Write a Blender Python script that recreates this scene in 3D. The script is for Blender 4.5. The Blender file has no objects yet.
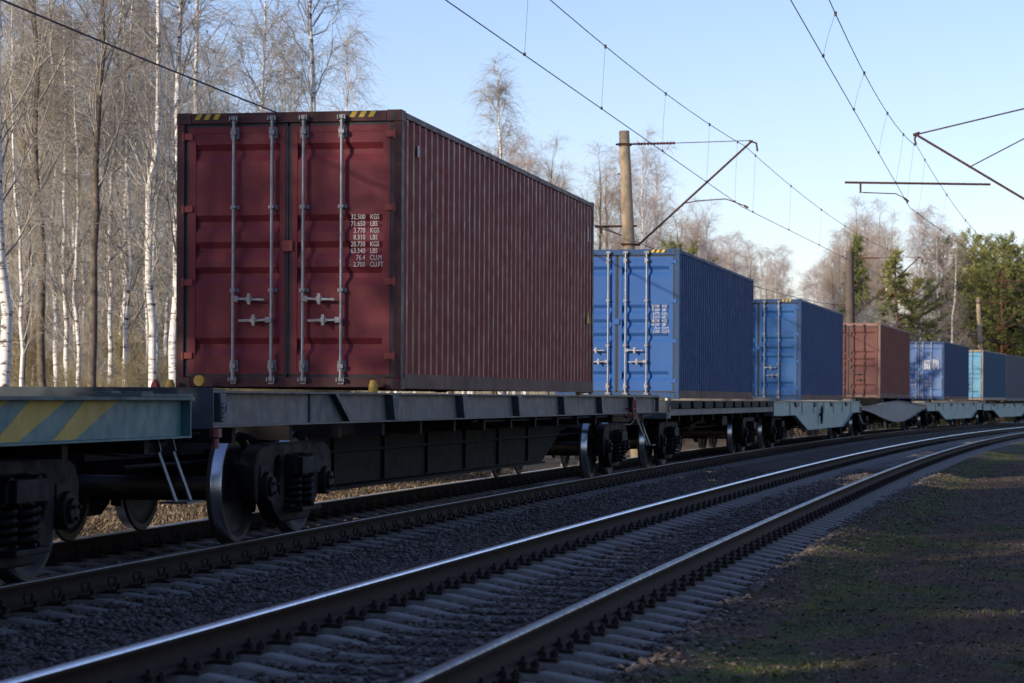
import bpy, bmesh, math, random
import numpy as np
from mathutils import Vector, Matrix
random.seed(11)
RNG = np.random.default_rng(7)
C = bpy.context.scene.collection
R = math.radians

# ------------------------------------------------------------------ camera, sky, sun, exposure
scn = bpy.context.scene
F_PX, Y_H = 2430.75, 400.9
cam = bpy.data.objects.new('camera', bpy.data.cameras.new('camera'))
C.objects.link(cam); scn.camera = cam
cam.location = (0, 0, 1.243); cam.rotation_euler = (R(90), 0, 0)
cam.data.sensor_width = 36; cam.data.lens = F_PX * 36 / 1024
cam.data.shift_y = (Y_H - 341.5) / 1024
cam.data.clip_start = .5; cam.data.clip_end = 6000
cam.data.dof.use_dof = True; cam.data.dof.focus_distance = 29; cam.data.dof.aperture_fstop = 4.5

SUN_EL, SUN_AZ = R(18), R(52)          # azimuth measured from behind the camera towards its left
to_sun = Vector((-math.sin(SUN_AZ) * math.cos(SUN_EL), -math.cos(SUN_AZ) * math.cos(SUN_EL), math.sin(SUN_EL)))
w = bpy.data.worlds.new('World'); scn.world = w; w.use_nodes = True
nt = w.node_tree; bg = nt.nodes['Background']
sky = nt.nodes.new('ShaderNodeTexSky'); sky.sky_type = 'NISHITA'; sky.sun_disc = False
sky.sun_elevation = SUN_EL
sky.sun_rotation = math.atan2(to_sun.x, to_sun.y)
sky.air_density = 1.0; sky.dust_density = .4; sky.ozone_density = 2.0
tint = nt.nodes.new('ShaderNodeMix'); tint.data_type = 'RGBA'; tint.blend_type = 'MULTIPLY'; tint.inputs[0].default_value = 1
tint.inputs[7].default_value = (.96, .895, 1.08, 1)          # white balance of the photograph
nt.links.new(sky.outputs[0], tint.inputs[6]); nt.links.new(tint.outputs[2], bg.inputs[0]); bg.inputs[1].default_value = .15
sun = bpy.data.objects.new('sun', bpy.data.lights.new('sun', 'SUN')); C.objects.link(sun)
sun.data.energy = 4.8; sun.data.angle = R(.55); sun.data.color = (1, .87, .7)
sun.rotation_euler = to_sun.to_track_quat('Z', 'Y').to_euler()
scn.view_settings.view_transform = 'Standard'; scn.view_settings.look = 'None'
scn.view_settings.exposure = 0.30; scn.view_settings.gamma = 1
scn.render.engine = 'CYCLES'

# ------------------------------------------------------------------ helpers
def tag(o, label=None, cat=None, group=None, kind=None):
    if label: o['label'] = label
    if cat: o['category'] = cat
    if group: o['group'] = group
    if kind: o['kind'] = kind
    return o
def empty(name, loc=(0, 0, 0), rz=0, ry=0):
    o = bpy.data.objects.new(name, None); C.objects.link(o)
    o.location = loc; o.rotation_euler = (0, ry, rz); o.empty_display_size = .2
    return o
def copy_tree(o, parent=None):
    c = o.copy(); C.objects.link(c)
    if parent: c.parent = parent
    for ch in list(o.children): copy_tree(ch, c)
    return c

class MB:
    def __init__(s): s.v = []; s.f = []; s.m = []; s.chunks = []
    def add(s, vs, fs, m=0):
        n = len(s.v); s.v += [tuple(p) for p in vs]
        nf = len(s.f); s.f += [tuple(i + n for i in f) for f in fs]; s.m += [m] * len(fs); s.chunks.append((n, len(s.v), nf, len(s.f))); return s
    def box(s, x0, x1, y0, y1, z0, z1, m=0):
        vs = [(x, y, z) for x in (x0, x1) for y in (y0, y1) for z in (z0, z1)]
        return s.add(vs, [(0, 1, 3, 2), (4, 6, 7, 5), (0, 4, 5, 1), (2, 3, 7, 6), (0, 2, 6, 4), (1, 5, 7, 3)], m)
    def bar(s, p, q, wx, wz, m=0):       # rectangular bar from p to q
        p = Vector(p); q = Vector(q); d = (q - p).normalized()
        up = Vector((0, 0, 1)) if abs(d.z) < .95 else Vector((0, 1, 0))
        a = d.cross(up).normalized() * wx / 2; b = a.cross(d).normalized() * wz / 2
        vs = [c + i * a + j * b for c in (p, q) for i, j in ((-1, -1), (1, -1), (1, 1), (-1, 1))]
        return s.add(vs, [(3, 2, 1, 0), (4, 5, 6, 7), (0, 1, 5, 4), (1, 2, 6, 5), (2, 3, 7, 6), (3, 0, 4, 7)], m)
    def tube(s, pts, r, n=8, m=0, cap=True):
        pts = [Vector(p) for p in pts]; rs = r if isinstance(r, (list, tuple)) else [r] * len(pts)
        vs = []; fs = []; prev = None
        for i, p in enumerate(pts):
            d = (pts[min(i + 1, len(pts) - 1)] - pts[max(i - 1, 0)]).normalized()
            if prev is None:
                up = Vector((0, 0, 1)) if abs(d.z) < .9 else Vector((1, 0, 0))
                a = d.cross(up).normalized()
            else:
                a = (prev - d * prev.dot(d)).normalized()
            prev = a; b = d.cross(a)
            for k in range(n):
                t = 2 * math.pi * k / n; vs.append(p + (a * math.cos(t) + b * math.sin(t)) * rs[i])
        for i in range(len(pts) - 1):
            for k in range(n):
                fs.append((i * n + k, i * n + (k + 1) % n, (i + 1) * n + (k + 1) % n, (i + 1) * n + k))
        if cap:
            fs.append(tuple(range(n - 1, -1, -1))); fs.append(tuple((len(pts) - 1) * n + k for k in range(n)))
        return s.add(vs, fs, m)
    def lathe(s, prof, origin, axis='x', n=28, m=0):   # prof: (along, radius)
        ox, oy, oz = origin; vs = []; fs = []
        for (a, r) in prof:
            for k in range(n):
                t = 2 * math.pi * k / n; c, q = r * math.cos(t), r * math.sin(t)
                vs.append((ox + a, oy + c, oz + q) if axis == 'x' else (ox + c, oy + a, oz + q) if axis == 'y' else (ox + c, oy + q, oz + a))
        for i in range(len(prof) - 1):
            for k in range(n):
                fs.append((i * n + k, i * n + (k + 1) % n, (i + 1) * n + (k + 1) % n, (i + 1) * n + k))
        return s.add(vs, fs, m)
    def prism(s, poly, a0, a1, axis='x', m=0):         # poly in the plane across the axis; concave polys allowed
        def P(u, v, a): return (a, u, v) if axis == 'x' else (u, a, v) if axis == 'y' else (u, v, a)
        n = len(poly); vs = [P(u, v, a0) for u, v in poly] + [P(u, v, a1) for u, v in poly]
        fs = [(i, (i + 1) % n, n + (i + 1) % n, n + i) for i in range(n)] + [tuple(range(n - 1, -1, -1)), tuple(range(n, 2 * n))]
        return s.add(vs, fs, m)
    def build_each(s, name, mats, parent=None, key=None, **kw):
        # one object per piece; key(centre) tells which chunks belong to the same piece
        key = key or (lambda c: (c[0] > 0,)); groups = {}
        for a, b, fa, fb in s.chunks:
            c = [sum(v[i] for v in s.v[a:b]) / (b - a) for i in range(3)]
            g = groups.setdefault(key(c), MB()); g.add(s.v[a:b], [tuple(i - a for i in f) for f in s.f[fa:fb]], 0)
            g.m[-(fb - fa):] = s.m[fa:fb]
        return [g.build(name, mats, parent, **kw) for g in groups.values()]
    def build(s, name, mats, parent=None, smooth=False, bevel=0, tri=False):
        me = bpy.data.meshes.new(name); me.from_pydata(s.v, [], s.f)
        if not isinstance(mats, (list, tuple)): mats = [mats]
        for q in mats: me.materials.append(q)
        me.polygons.foreach_set('material_index', s.m)
        bm = bmesh.new(); bm.from_mesh(me); bmesh.ops.recalc_face_normals(bm, faces=bm.faces)
        bm.to_mesh(me); bm.free()
        if smooth:
            me.polygons.foreach_set('use_smooth', [True] * len(me.polygons))
            me.set_sharp_from_angle(angle=R(38))
        o = bpy.data.objects.new(name, me); C.objects.link(o)
        if parent: o.parent = parent
        if bevel:
            b = o.modifiers.new('bevel', 'BEVEL'); b.width = bevel; b.segments = 2; b.limit_method = 'ANGLE'; b.angle_limit = R(50)
        return o

def np_mesh(name, V, Fq, mats, midx=None, smooth=False, parent=None, attrs=None):
    """V (n,3), Fq (m,3 or 4) arrays"""
    me = bpy.data.meshes.new(name); V = np.asarray(V, np.float32); Fq = np.asarray(Fq, np.int32)
    k = Fq.shape[1]
    me.vertices.add(len(V)); me.vertices.foreach_set('co', V.ravel())
    me.loops.add(Fq.size); me.loops.foreach_set('vertex_index', Fq.ravel())
    me.polygons.add(len(Fq)); me.polygons.foreach_set('loop_start', np.arange(len(Fq), dtype=np.int32) * k)
    me.polygons.foreach_set('loop_total', np.full(len(Fq), k, np.int32))
    if not isinstance(mats, (list, tuple)): mats = [mats]
    for q in mats: me.materials.append(q)
    if midx is not None: me.polygons.foreach_set('material_index', np.asarray(midx, np.int32))
    if smooth: me.polygons.foreach_set('use_smooth', np.ones(len(Fq), bool))
    if attrs:
        for an, av in attrs.items():
            a = me.attributes.new(an, 'FLOAT', 'POINT'); a.data.foreach_set('value', np.asarray(av, np.float32))
    me.update(calc_edges=True); me.validate()
    o = bpy.data.objects.new(name, me); C.objects.link(o)
    if parent: o.parent = parent
    return o

# ------------------------------------------------------------------ materials
MATS = {}
class NT:
    def __init__(s, name):
        s.m = bpy.data.materials.new(name); s.m.use_nodes = True; s.t = s.m.node_tree
        s.b = s.t.nodes['Principled BSDF']
    def n(s, ty, **kw):
        q = s.t.nodes.new(ty)
        for k, v in kw.items():
            if k.startswith('i_'): q.inputs[k[2:].replace('_', ' ')].default_value = v
            else: setattr(q, k, v)
        return q
    def l(s, a, b): s.t.links.new(a, b)
    def coord(s, scale=(1, 1, 1), kind='Object'):
        tc = s.n('ShaderNodeTexCoord'); mp = s.n('ShaderNodeMapping'); mp.inputs['Scale'].default_value = scale
        s.l(tc.outputs[kind], mp.inputs[0]); return mp.outputs[0]
    def noise(s, co, sc, det=4, rough=.6):
        q = s.n('ShaderNodeTexNoise'); q.inputs['Scale'].default_value = sc; q.inputs['Detail'].default_value = det; q.inputs['Roughness'].default_value = rough
        s.l(co, q.inputs['Vector']); return q.outputs[0]
    def ramp(s, f, stops):
        q = s.n('ShaderNodeValToRGB'); e = q.color_ramp.elements
        while len(e) < len(stops): e.new(.5)
        for i, (p, c) in enumerate(stops): e[i].position = p; e[i].color = (*c, 1) if not isinstance(c, (int, float)) else (c, c, c, 1)
        s.l(f, q.inputs[0]); return q.outputs[0]
    def mix(s, f, a, b):
        q = s.n('ShaderNodeMix', data_type='RGBA')
        for sock, val in ((q.inputs[0], f), (q.inputs[6], a), (q.inputs[7], b)):
            if hasattr(val, 'is_output'): s.l(val, sock)
            else: sock.default_value = val if isinstance(val, (int, float)) else (*val, 1)
        return q.outputs[2]
    def math(s, op, a, b=0.):
        q = s.n('ShaderNodeMath', operation=op)
        for i, val in ((0, a), (1, b)):
            if hasattr(val, 'is_output'): s.l(val, q.inputs[i])
            else: q.inputs[i].default_value = val
        return q.outputs[0]
    def bump(s, h, strength=.5, dist=.01):
        q = s.n('ShaderNodeBump'); q.inputs['Strength'].default_value = strength; q.inputs['Distance'].default_value = dist
        s.l(h, q.inputs['Height']); s.l(q.outputs[0], s.b.inputs['Normal'])
    def attr(s, name):
        q = s.n('ShaderNodeAttribute', attribute_name=name); return q.outputs['Fac']

def paint(name, col, col2=None, rust=None, rust_amt=.12, rough=.5, metal=0, scale=1.0, dirt=.35, spec=.28):
    """worn paint: slow fading, vertical run-off dirt, rust specks"""
    if name in MATS: return MATS[name]
    t = NT(name); co = t.coord()
    col2 = col2 or tuple(c * .72 for c in col)
    n1 = t.noise(co, .9 * scale, 5)
    base = t.mix(t.ramp(n1, [(.35, 0.), (.7, 1.)]), col, col2)
    stre = t.noise(t.coord((5 * scale, 5 * scale, .35 * scale)), 1.6, 5, .7)
    base = t.mix(t.ramp(stre, [(.5, 0.), (.8, dirt)]), base, tuple(c * .45 + min(.02, .15 * max(col)) for c in col))
    if rust:
        n2 = t.noise(co, 4.5 * scale, 8, .72)
        base = t.mix(t.ramp(n2, [(.74 - rust_amt, 0.), (.82 - rust_amt * .7, 1.)]), base, rust)
    t.l(base, t.b.inputs['Base Color'])
    t.b.inputs['Metallic'].default_value = metal; t.b.inputs['Specular IOR Level'].default_value = spec
    t.l(t.ramp(t.noise(co, 6 * scale, 4), [(.3, rough - .1), (.7, min(1, rough + .15))]), t.b.inputs['Roughness'])
    t.bump(t.noise(co, 2.2 * scale, 3), .25, .012)
    MATS[name] = t.m; return t.m
def plain(name, col, rough=.6, metal=0, var=.3, sc=8):
    if name in MATS: return MATS[name]
    t = NT(name); n = t.noise(t.coord(), sc, 5)
    t.l(t.mix(t.ramp(n, [(.3, 0.), (.7, 1.)]), col, tuple(c * (1 - var) for c in col)), t.b.inputs['Base Color'])
    t.b.inputs['Roughness'].default_value = rough; t.b.inputs['Metallic'].default_value = metal; t.b.inputs['Specular IOR Level'].default_value = .5 if rough < .7 else .15
    t.bump(n, .3, .004)
    MATS[name] = t.m; return t.m

# ------------------------------------------------------------------ the line of the tracks
S0, DS = -40.0, .1
SS = np.arange(S0, 320, DS)
HH = .18816 + np.where(SS > 0, .000347 * SS + 3.02e-6 * SS ** 2, 0)
HH = np.where(SS > 200, .18816 + .0694 + .1208 + (SS - 200) * .0015, HH)
XX = np.concatenate([[0], np.cumsum(np.sin(HH[:-1]) * DS)]); YY = np.concatenate([[0], np.cumsum(np.cos(HH[:-1]) * DS)])
i0 = int(round(-S0 / DS)); XX += -7.4456 - XX[i0]; YY -= YY[i0]
def elev(y):
    y = np.clip(y, 20, 200); return .000255 * (y - 20) - 1.2e-5 * (y - 20) ** 2
def off(s): return 3.737 + .0132 * np.maximum(s, 0)
def P(s, d, z=0.):
    x = np.interp(s, SS, XX); y = np.interp(s, SS, YY); h = np.interp(s, SS, HH)
    X = x + np.cos(h) * d; Y = y - np.sin(h) * d
    return X, Y, elev(y) + z
def Pv(s, d, z=0.): return Vector([float(q) for q in P(s, d, z)])
def head(s): return float(np.interp(s, SS, HH))
def at_px(px, Y, z=0.): return ((px - 512) / F_PX * Y, Y, z)
Z2 = -.026; CANT2 = .0225     # near track: level and cant (left rail higher)

# ------------------------------------------------------------------ ground
def vnoise(x, y, seed=0):
    xi = np.floor(x).astype(int); yi = np.floor(y).astype(int); fx = x - xi; fy = y - yi
    def h(a, b):
        n = (a * 374761393 + b * 668265263 + seed * 1274126177) & 0x7fffffff
        n = ((n ^ (n >> 13)) * 1274126177) & 0x7fffffff
        return ((n ^ (n >> 16)) & 0xffff) / 65535.
    fx = fx * fx * (3 - 2 * fx); fy = fy * fy * (3 - 2 * fy)
    return (h(xi, yi) * (1 - fx) + h(xi + 1, yi) * fx) * (1 - fy) + (h(xi, yi + 1) * (1 - fx) + h(xi + 1, yi + 1) * fx) * fy
def ground_z(s, d):
    o = off(s); r = d - o
    top = -.235
    z = np.full(np.broadcast(s, d).shape, top)
    z = z - .05 * np.clip((d - 1.5) / .6, 0, 1) * np.clip((o - 1.5 - d) / .6, 0, 1)       # dip between the tracks
    z = z - .035 * np.clip((r - .85) / .1, 0, 1) * np.clip((1.5 - r) / .15, 0, 1)
    z = np.where(r > -1.6, z + Z2 - CANT2 * np.clip(r, -1.4, 1.4), z)
    z = np.where(d < -1.5, top - np.clip((-1.5 - d) / 1.3, 0, 1) * .5, z)
    z = np.where(d < -2.8, top - .5 + .12 * (vnoise(s * .25, d * .25, 3) - .5), z)
    rr = np.clip(r - 1.5, 0, 100)
    z = z - .10 * np.clip(rr / .5, 0, 1) + np.where(rr > 0, .10 * (vnoise(s * .7, d * .7, 5) - .5) * np.clip(rr / 1, 0, 1), 0)
    z = z + .02 * np.clip(rr - 2, 0, 12)
    amp = np.where((d > -2.5) & (r < 1.5), .022, .03)
    z = z + amp * (vnoise(s * 6, d * 6, 9) - .5) + amp * .8 * (vnoise(s * 13, d * 13, 4) - .5)
    return z
def ground_material():
    t = NT('ground_cover'); d = t.attr('dd'); r = t.attr('dr'); co = t.coord()
    v = t.n('ShaderNodeTexVoronoi'); v.inputs['Scale'].default_value = 17; t.l(co, v.inputs['Vector'])
    sep = t.n('ShaderNodeSeparateColor'); t.l(v.outputs['Color'], sep.inputs[0])
    stone = t.ramp(sep.outputs[0], [(0, (.045, .038, .036)), (.4, (.095, .080, .074)), (.75, (.075, .058, .048)), (1, (.16, .145, .14))])
    big = t.noise(co, 1.1, 5); fine = t.noise(co, 26, 4, .7); mid = t.noise(co, 5, 5, .7)
    ball = t.mix(t.ramp(big, [(.4, 0.), (.68, .75)]), stone, (.04, .034, .03))
    soil = t.mix(t.ramp(fine, [(.35, 0.), (.65, 1.)]), (.050, .033, .024), (.125, .08, .055))
    soil = t.mix(t.ramp(mid, [(.5, 0.), (.7, .6)]), soil, (.05, .036, .028))
    moss = t.mix(t.ramp(fine, [(.35, 0.), (.7, 1.)]), (.035, .05, .012), (.09, .11, .022))
    mm = t.noise(co, .75, 4, .55)
    near = t.math('MULTIPLY', t.ramp(r, [(.0, 0.), (1, 1.)]), 1)
    # moss band just outside the sleeper ends, thinning outwards
    band = t.math('SUBTRACT', 1, t.math('ABSOLUTE', t.math('MULTIPLY', t.math('SUBTRACT', r, 2.0), 1.25)))
    band = t.math('MAXIMUM', band, .0)
    far_g = t.math('MULTIPLY', t.math('GREATER_THAN', r, 2.6), .35)
    ms = t.math('ADD', t.math('MULTIPLY', mm, 1.0), t.math('MULTIPLY', t.math('MAXIMUM', band, far_g), .28))
    soilm = t.mix(t.ramp(ms, [(.60, 0.), (.72, 1.)]), soil, moss)
    edge = t.math('ADD', r, t.math('MULTIPLY', t.math('SUBTRACT', mid, .5), 1.2))
    q = t.n('ShaderNodeMapRange'); q.inputs['From Min'].default_value = 1.35; q.inputs['From Max'].default_value = 1.75; t.l(edge, q.inputs[0])
    col = t.mix(q.outputs[0], ball, soilm)
    litter = t.mix(t.ramp(fine, [(.35, 0.), (.65, 1.)]), (.09, .06, .035), (.23, .165, .09))
    litter = t.mix(t.ramp(big, [(.55, 0.), (.75, .5)]), litter, (.08, .09, .03))
    q2 = t.n('ShaderNodeMapRange'); q2.inputs['From Min'].default_value = -2.2; q2.inputs['From Max'].default_value = -2.9
    t.l(t.math('ADD', d, t.math('MULTIPLY', t.math('SUBTRACT', mid, .5), .8)), q2.inputs[0])
    col = t.mix(q2.outputs[0], col, litter)
    t.l(col, t.b.inputs['Base Color']); t.b.inputs['Roughness'].default_value = .95
    t.b.inputs['Specular IOR Level'].default_value = .2
    h = t.math('ADD', t.math('MULTIPLY', v.outputs['Distance'], -.8), fine)
    t.bump(h, .9, .02)
    return t.m
GM = ground_material()
def axis(segs):
    out = []
    for a, b, st in segs: out += list(np.arange(a, b, st))
    return np.array(out + [segs[-1][1]])
sv = axis([(-38, 4, 4), (4, 34, .1), (34, 70, .25), (70, 180, 1.2), (180, 318, 6)])
dv = axis([(-170, -40, 12), (-40, -10, 1.2), (-10, -3, .35), (-3, 8, .09), (8, 14, .2), (14, 40, 2), (40, 120, 10)])
Sg, Dg = np.meshgrid(sv, dv, indexing='ij')
Gx, Gy, Ge = P(Sg.ravel(), Dg.ravel()); Gz = Ge + ground_z(Sg.ravel(), Dg.ravel())
nS, nD = len(sv), len(dv); idx = np.arange(nS * nD).reshape(nS, nD)
Fg = np.stack([idx[:-1, :-1], idx[:-1, 1:], idx[1:, 1:], idx[1:, :-1]], -1).reshape(-1, 4)[:, ::-1]
g = np_mesh('ground', np.stack([Gx, Gy, Gz], 1), Fg, GM, smooth=True, attrs={'dd': Dg.ravel(), 'dr': (Dg - off(Sg)).ravel()})
tag(g, kind='structure')
far = MB(); far.box(-3000, 3000, -1500, 4500, -3.2, -2.2)
tag(far.build('far_ground', plain('far_soil', (.09, .075, .045), .95, sc=.2)), kind='structure')

# stones of the ballast, one countless mass
def stones():
    t = NT('ballast_stone')
    oi = t.attr('tone')
    c = t.ramp(oi, [(0, (.045, .037, .034)), (.35, (.14, .112, .10)), (.6, (.12, .082, .060)), (.85, (.23, .195, .18)), (1, (.26, .24, .24))])
    t.l(t.mix(.35, c, t.mix(t.noise(t.coord(), 30), (.02, .017, .016), (.07, .065, .066))), t.b.inputs['Base Color']); t.b.inputs['Roughness'].default_value = .85
    ico = bmesh.new(); bmesh.ops.create_icosphere(ico, subdivisions=1, radius=1)
    bv = np.array([v.co[:] for v in ico.verts]); bf = np.array([[v.index for v in f.verts] for f in ico.faces]); ico.free()
    bv = bv[:12] if len(bv) == 12 else bv
    N = 190000
    s = 7 + 48 * RNG.random(N) ** 1.7; d = -2.3 + RNG.random(N) * (off(s) + 2.3 + 2.6)
    r = d - off(s)
    keep = (r < 1.5) | (RNG.random(N) < np.clip(.22 - (r - 1.5) * .4, .008, 1))
    ph = ((s + np.where(d > 1.9, .2, 0)) / .543) % 1
    on_sl = (np.abs(ph - .5) < .27) & ((np.abs(d) < 1.35) | (np.abs(r) < 1.35))
    keep &= ~on_sl | (RNG.random(N) < np.where(np.abs(r) > .8, .02, .14))
    for c0 in (-.795, .795): keep &= (np.abs(d - c0) > .1) & (np.abs(r - c0) > .1)
    s, d = s[keep], d[keep]; N = len(s)
    size = .011 + .018 * RNG.random(N) ** 2
    X, Y, E0 = P(s, d); Z = E0 + ground_z(s, d) + size * .25 + .012 * RNG.random(N)
    V = bv[None] * (.65 + .6 * RNG.random((N, len(bv), 1)))
    V = V * (size[:, None, None] * np.array([1.25, 1., .7]))
    a = RNG.random(N) * 6.283; ca, sa = np.cos(a)[:, None], np.sin(a)[:, None]
    tl = (RNG.random((N, 1)) - .5) * 1.2
    x = V[..., 0] * ca - V[..., 1] * sa; y = V[..., 0] * sa + V[..., 1] * ca; z = V[..., 2] + x * tl * .5
    V = np.stack([x + X[:, None], y + Y[:, None], z + Z[:, None]], -1).reshape(-1, 3)
    Fs = (bf[None] + (np.arange(N) * len(bv))[:, None, None]).reshape(-1, 3)
    tone = np.repeat(RNG.random(N) ** 1.3 * .93 + (RNG.random(N) < .015) * .1, len(bv))
    o = np_mesh('ballast_stones', V, Fs, t.m, attrs={'tone': tone})
    tag(o, 'grey crushed stone ballast lying between and around both tracks', 'gravel', kind='stuff')
stones()
def litter():
    t = NT('leaf_litter'); oi = t.attr('tone')
    t.l(t.ramp(oi, [(0, (.032, .021, .015)), (.5, (.085, .052, .034)), (.9, (.15, .097, .062)), (1, (.3, .24, .19))]), t.b.inputs['Base Color']); t.b.inputs['Roughness'].default_value = .9
    N = 110000; s = 6 + 60 * RNG.random(N) ** 1.6; r = 1.5 + 9 * RNG.random(N) ** 1.1; d = off(s) + r
    X, Y, E0 = P(s, d); Z = E0 + ground_z(s, d) + .008
    L = .009 + .019 * RNG.random(N) ** 1.5
    a = RNG.random(N) * 6.283; ux, uy = np.cos(a) * L, np.sin(a) * L; tz = (RNG.random(N) - .3) * L * 1.1; tw = (RNG.random(N) - .5) * L
    V = np.stack([np.stack([X - ux, Y - uy, Z + tw * .3 + .004], 1), np.stack([X + uy * .6, Y - ux * .6, Z + tz.clip(0) + .002], 1),
                  np.stack([X + ux, Y + uy, Z + np.abs(tw) + .01], 1), np.stack([X - uy * .6, Y + ux * .6, Z + .003 + tz.clip(0) * .4], 1)], 1).reshape(-1, 3)
    o = np_mesh('leaf_litter', V, np.arange(N * 4).reshape(N, 4), t.m, attrs={'tone': np.repeat(RNG.random(N) ** 1.4 * .97, 4)})
    tag(o, 'dead brown leaves scattered over the dark soil beside the near track', 'leaf litter', kind='stuff')
    N = 150000; s = 8 + 60 * RNG.random(N); d = -2.0 - 12 * RNG.random(N) ** 1.3
    X, Y, E0 = P(s, d); Z = E0 + ground_z(s, d) + .01; L = .015 + .025 * RNG.random(N)
    a = RNG.random(N) * 6.283; ux, uy = np.cos(a) * L, np.sin(a) * L; tz = (RNG.random(N) - .1) * L * 1.3
    V = np.stack([np.stack([X - ux, Y - uy, Z], 1), np.stack([X + uy * .5, Y - ux * .5, Z + tz.clip(0)], 1), np.stack([X + ux, Y + uy, Z + tz.clip(0) * 1.6 + .02], 1), np.stack([X - uy * .5, Y + ux * .5, Z + tz.clip(0) * .5], 1)], 1).reshape(-1, 3)
    t2 = NT('oak_leaf_litter'); t2.l(t2.ramp(t2.attr('tone'), [(0, (.05, .032, .018)), (.5, (.13, .085, .045)), (.85, (.21, .15, .085)), (1, (.36, .30, .19))]), t2.b.inputs['Base Color']); t2.b.inputs['Roughness'].default_value = .9
    o = np_mesh('dry_leaves', V, np.arange(N * 4).reshape(N, 4), t2.m, attrs={'tone': np.repeat(RNG.random(N), 4)})
    tag(o, 'sunlit dry tan leaves on the forest floor behind the train', 'leaf litter', kind='stuff')
    # moss and short grass tufts
    t = NT('short_grass'); oi = t.attr('tone')
    t.l(t.ramp(oi, [(0, (.035, .042, .012)), (.6, (.095, .105, .022)), (1, (.24, .22, .07))]), t.b.inputs['Base Color']); t.b.inputs['Roughness'].default_value = .8
    N = 150000; s = 6 + 75 * RNG.random(N) ** 1.5; r = 1.35 + 8 * RNG.random(N) ** 1.5
    m = vnoise(s * .55, r * 1.3, 21) * .6 + vnoise(s * 1.7, r * 2.5, 22) * .4
    k = m + .16 * np.clip(1.2 - np.abs(r - 2.0), 0, 1) > .62; s, r = s[k], r[k]; N = len(s); d = off(s) + r
    X, Y, E0 = P(s, d); Z = E0 + ground_z(s, d) - .003
    hgt = .012 + .035 * RNG.random(N) ** 2; a = RNG.random(N) * 6.283; wv = .004
    dx, dy = (RNG.random(N) - .5) * hgt * 1.4, (RNG.random(N) - .5) * hgt * 1.4
    V = np.stack([np.stack([X - np.cos(a) * wv, Y - np.sin(a) * wv, Z], 1), np.stack([X + np.cos(a) * wv, Y + np.sin(a) * wv, Z], 1), np.stack([X + dx, Y + dy, Z + hgt], 1)], 1).reshape(-1, 3)
    o = np_mesh('grass', V, np.arange(N * 3).reshape(N, 3), t.m, attrs={'tone': np.repeat(RNG.random(N), 3)})
    tag(o, 'short mossy green grass along the outer sleeper ends', 'grass', kind='stuff')
litter()

# ------------------------------------------------------------------ rails and sleepers
steel = NT('rail_steel'); n = steel.noise(steel.coord((6, 6, 6)), 2, 5)
steel.l(steel.ramp(n, [(.3, (.86, .86, .88)), (.7, (.66, .65, .66))]), steel.b.inputs['Base Color']); steel.b.inputs['Metallic'].default_value = 1
steel.l(steel.ramp(n, [(.3, .26), (.7, .36)]), steel.b.inputs['Roughness']); steel = steel.m
dull = NT('rail_steel_dull'); n = dull.noise(dull.coord((6, 6, 6)), 2, 6)
dull.l(dull.ramp(n, [(.3, (.17, .16, .165)), (.7, (.10, .09, .085))]), dull.b.inputs['Base Color']); dull.b.inputs['Metallic'].default_value = 1
dull.l(dull.ramp(n, [(.3, .3), (.7, .5)]), dull.b.inputs['Roughness']); dull = dull.m
rust = plain('rail_rust', (.032, .020, .015), .85, 0, .45, 12)
PROF = [(-.075, -.18), (-.075, -.168), (-.03, -.153), (-.009, -.14), (-.009, -.048), (-.036, -.038), (-.0375, -.012), (-.030, -.003), (-.016, 0),
        (.016, 0), (.030, -.003), (.0375, -.012), (.036, -.038), (.009, -.048), (.009, -.14), (.03, -.153), (.075, -.168), (.075, -.18)]
worn = NT('sunlit_rail_top'); worn.b.inputs['Base Color'].default_value = (.82, .80, .77, 1); worn.b.inputs['Metallic'].default_value = 0; worn.b.inputs['Roughness'].default_value = .6; worn = worn.m  # pale matte colour stands in for sunlight on the far rail's head
def rail(near, c0, label, top):
    s = np.concatenate([np.arange(-30, 60, .5), np.arange(60, 316, 2.)]); n = len(PROF)
    d0 = (off(s) if near else 0 * s) + c0; z0 = (Z2 - np.sign(c0) * .036) if near else 0.
    V = []
    for (a, b) in PROF:
        X, Y, Z = P(s, d0 + a, z0 + b); V.append(np.stack([X, Y, Z], 1))
    V = np.stack(V, 1).reshape(-1, 3); Fs = []; M = []
    for i in range(len(s) - 1):
        for k in range(n):
            Fs.append((i * n + k, i * n + (k + 1) % n, (i + 1) * n + (k + 1) % n, (i + 1) * n + k)); M.append(1 if 7 <= k <= 9 or (k in (6, 10)) else 0)
    o = np_mesh('rail', V, Fs, [rust, top], M)
    tag(o, label, 'rail', 'four running rails of the two curving tracks')
rail(False, -.795, 'far rail under the train, seen as a thin bright line below the wagons', worn)
rail(False, .795, 'rusty rail under the near wheels of the train', dull)
rail(True, -.795, 'bright polished rail of the empty track, the one nearer the train', steel)
rail(True, .795, 'duller brown rail of the empty track, farthest from the train', dull)

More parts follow.
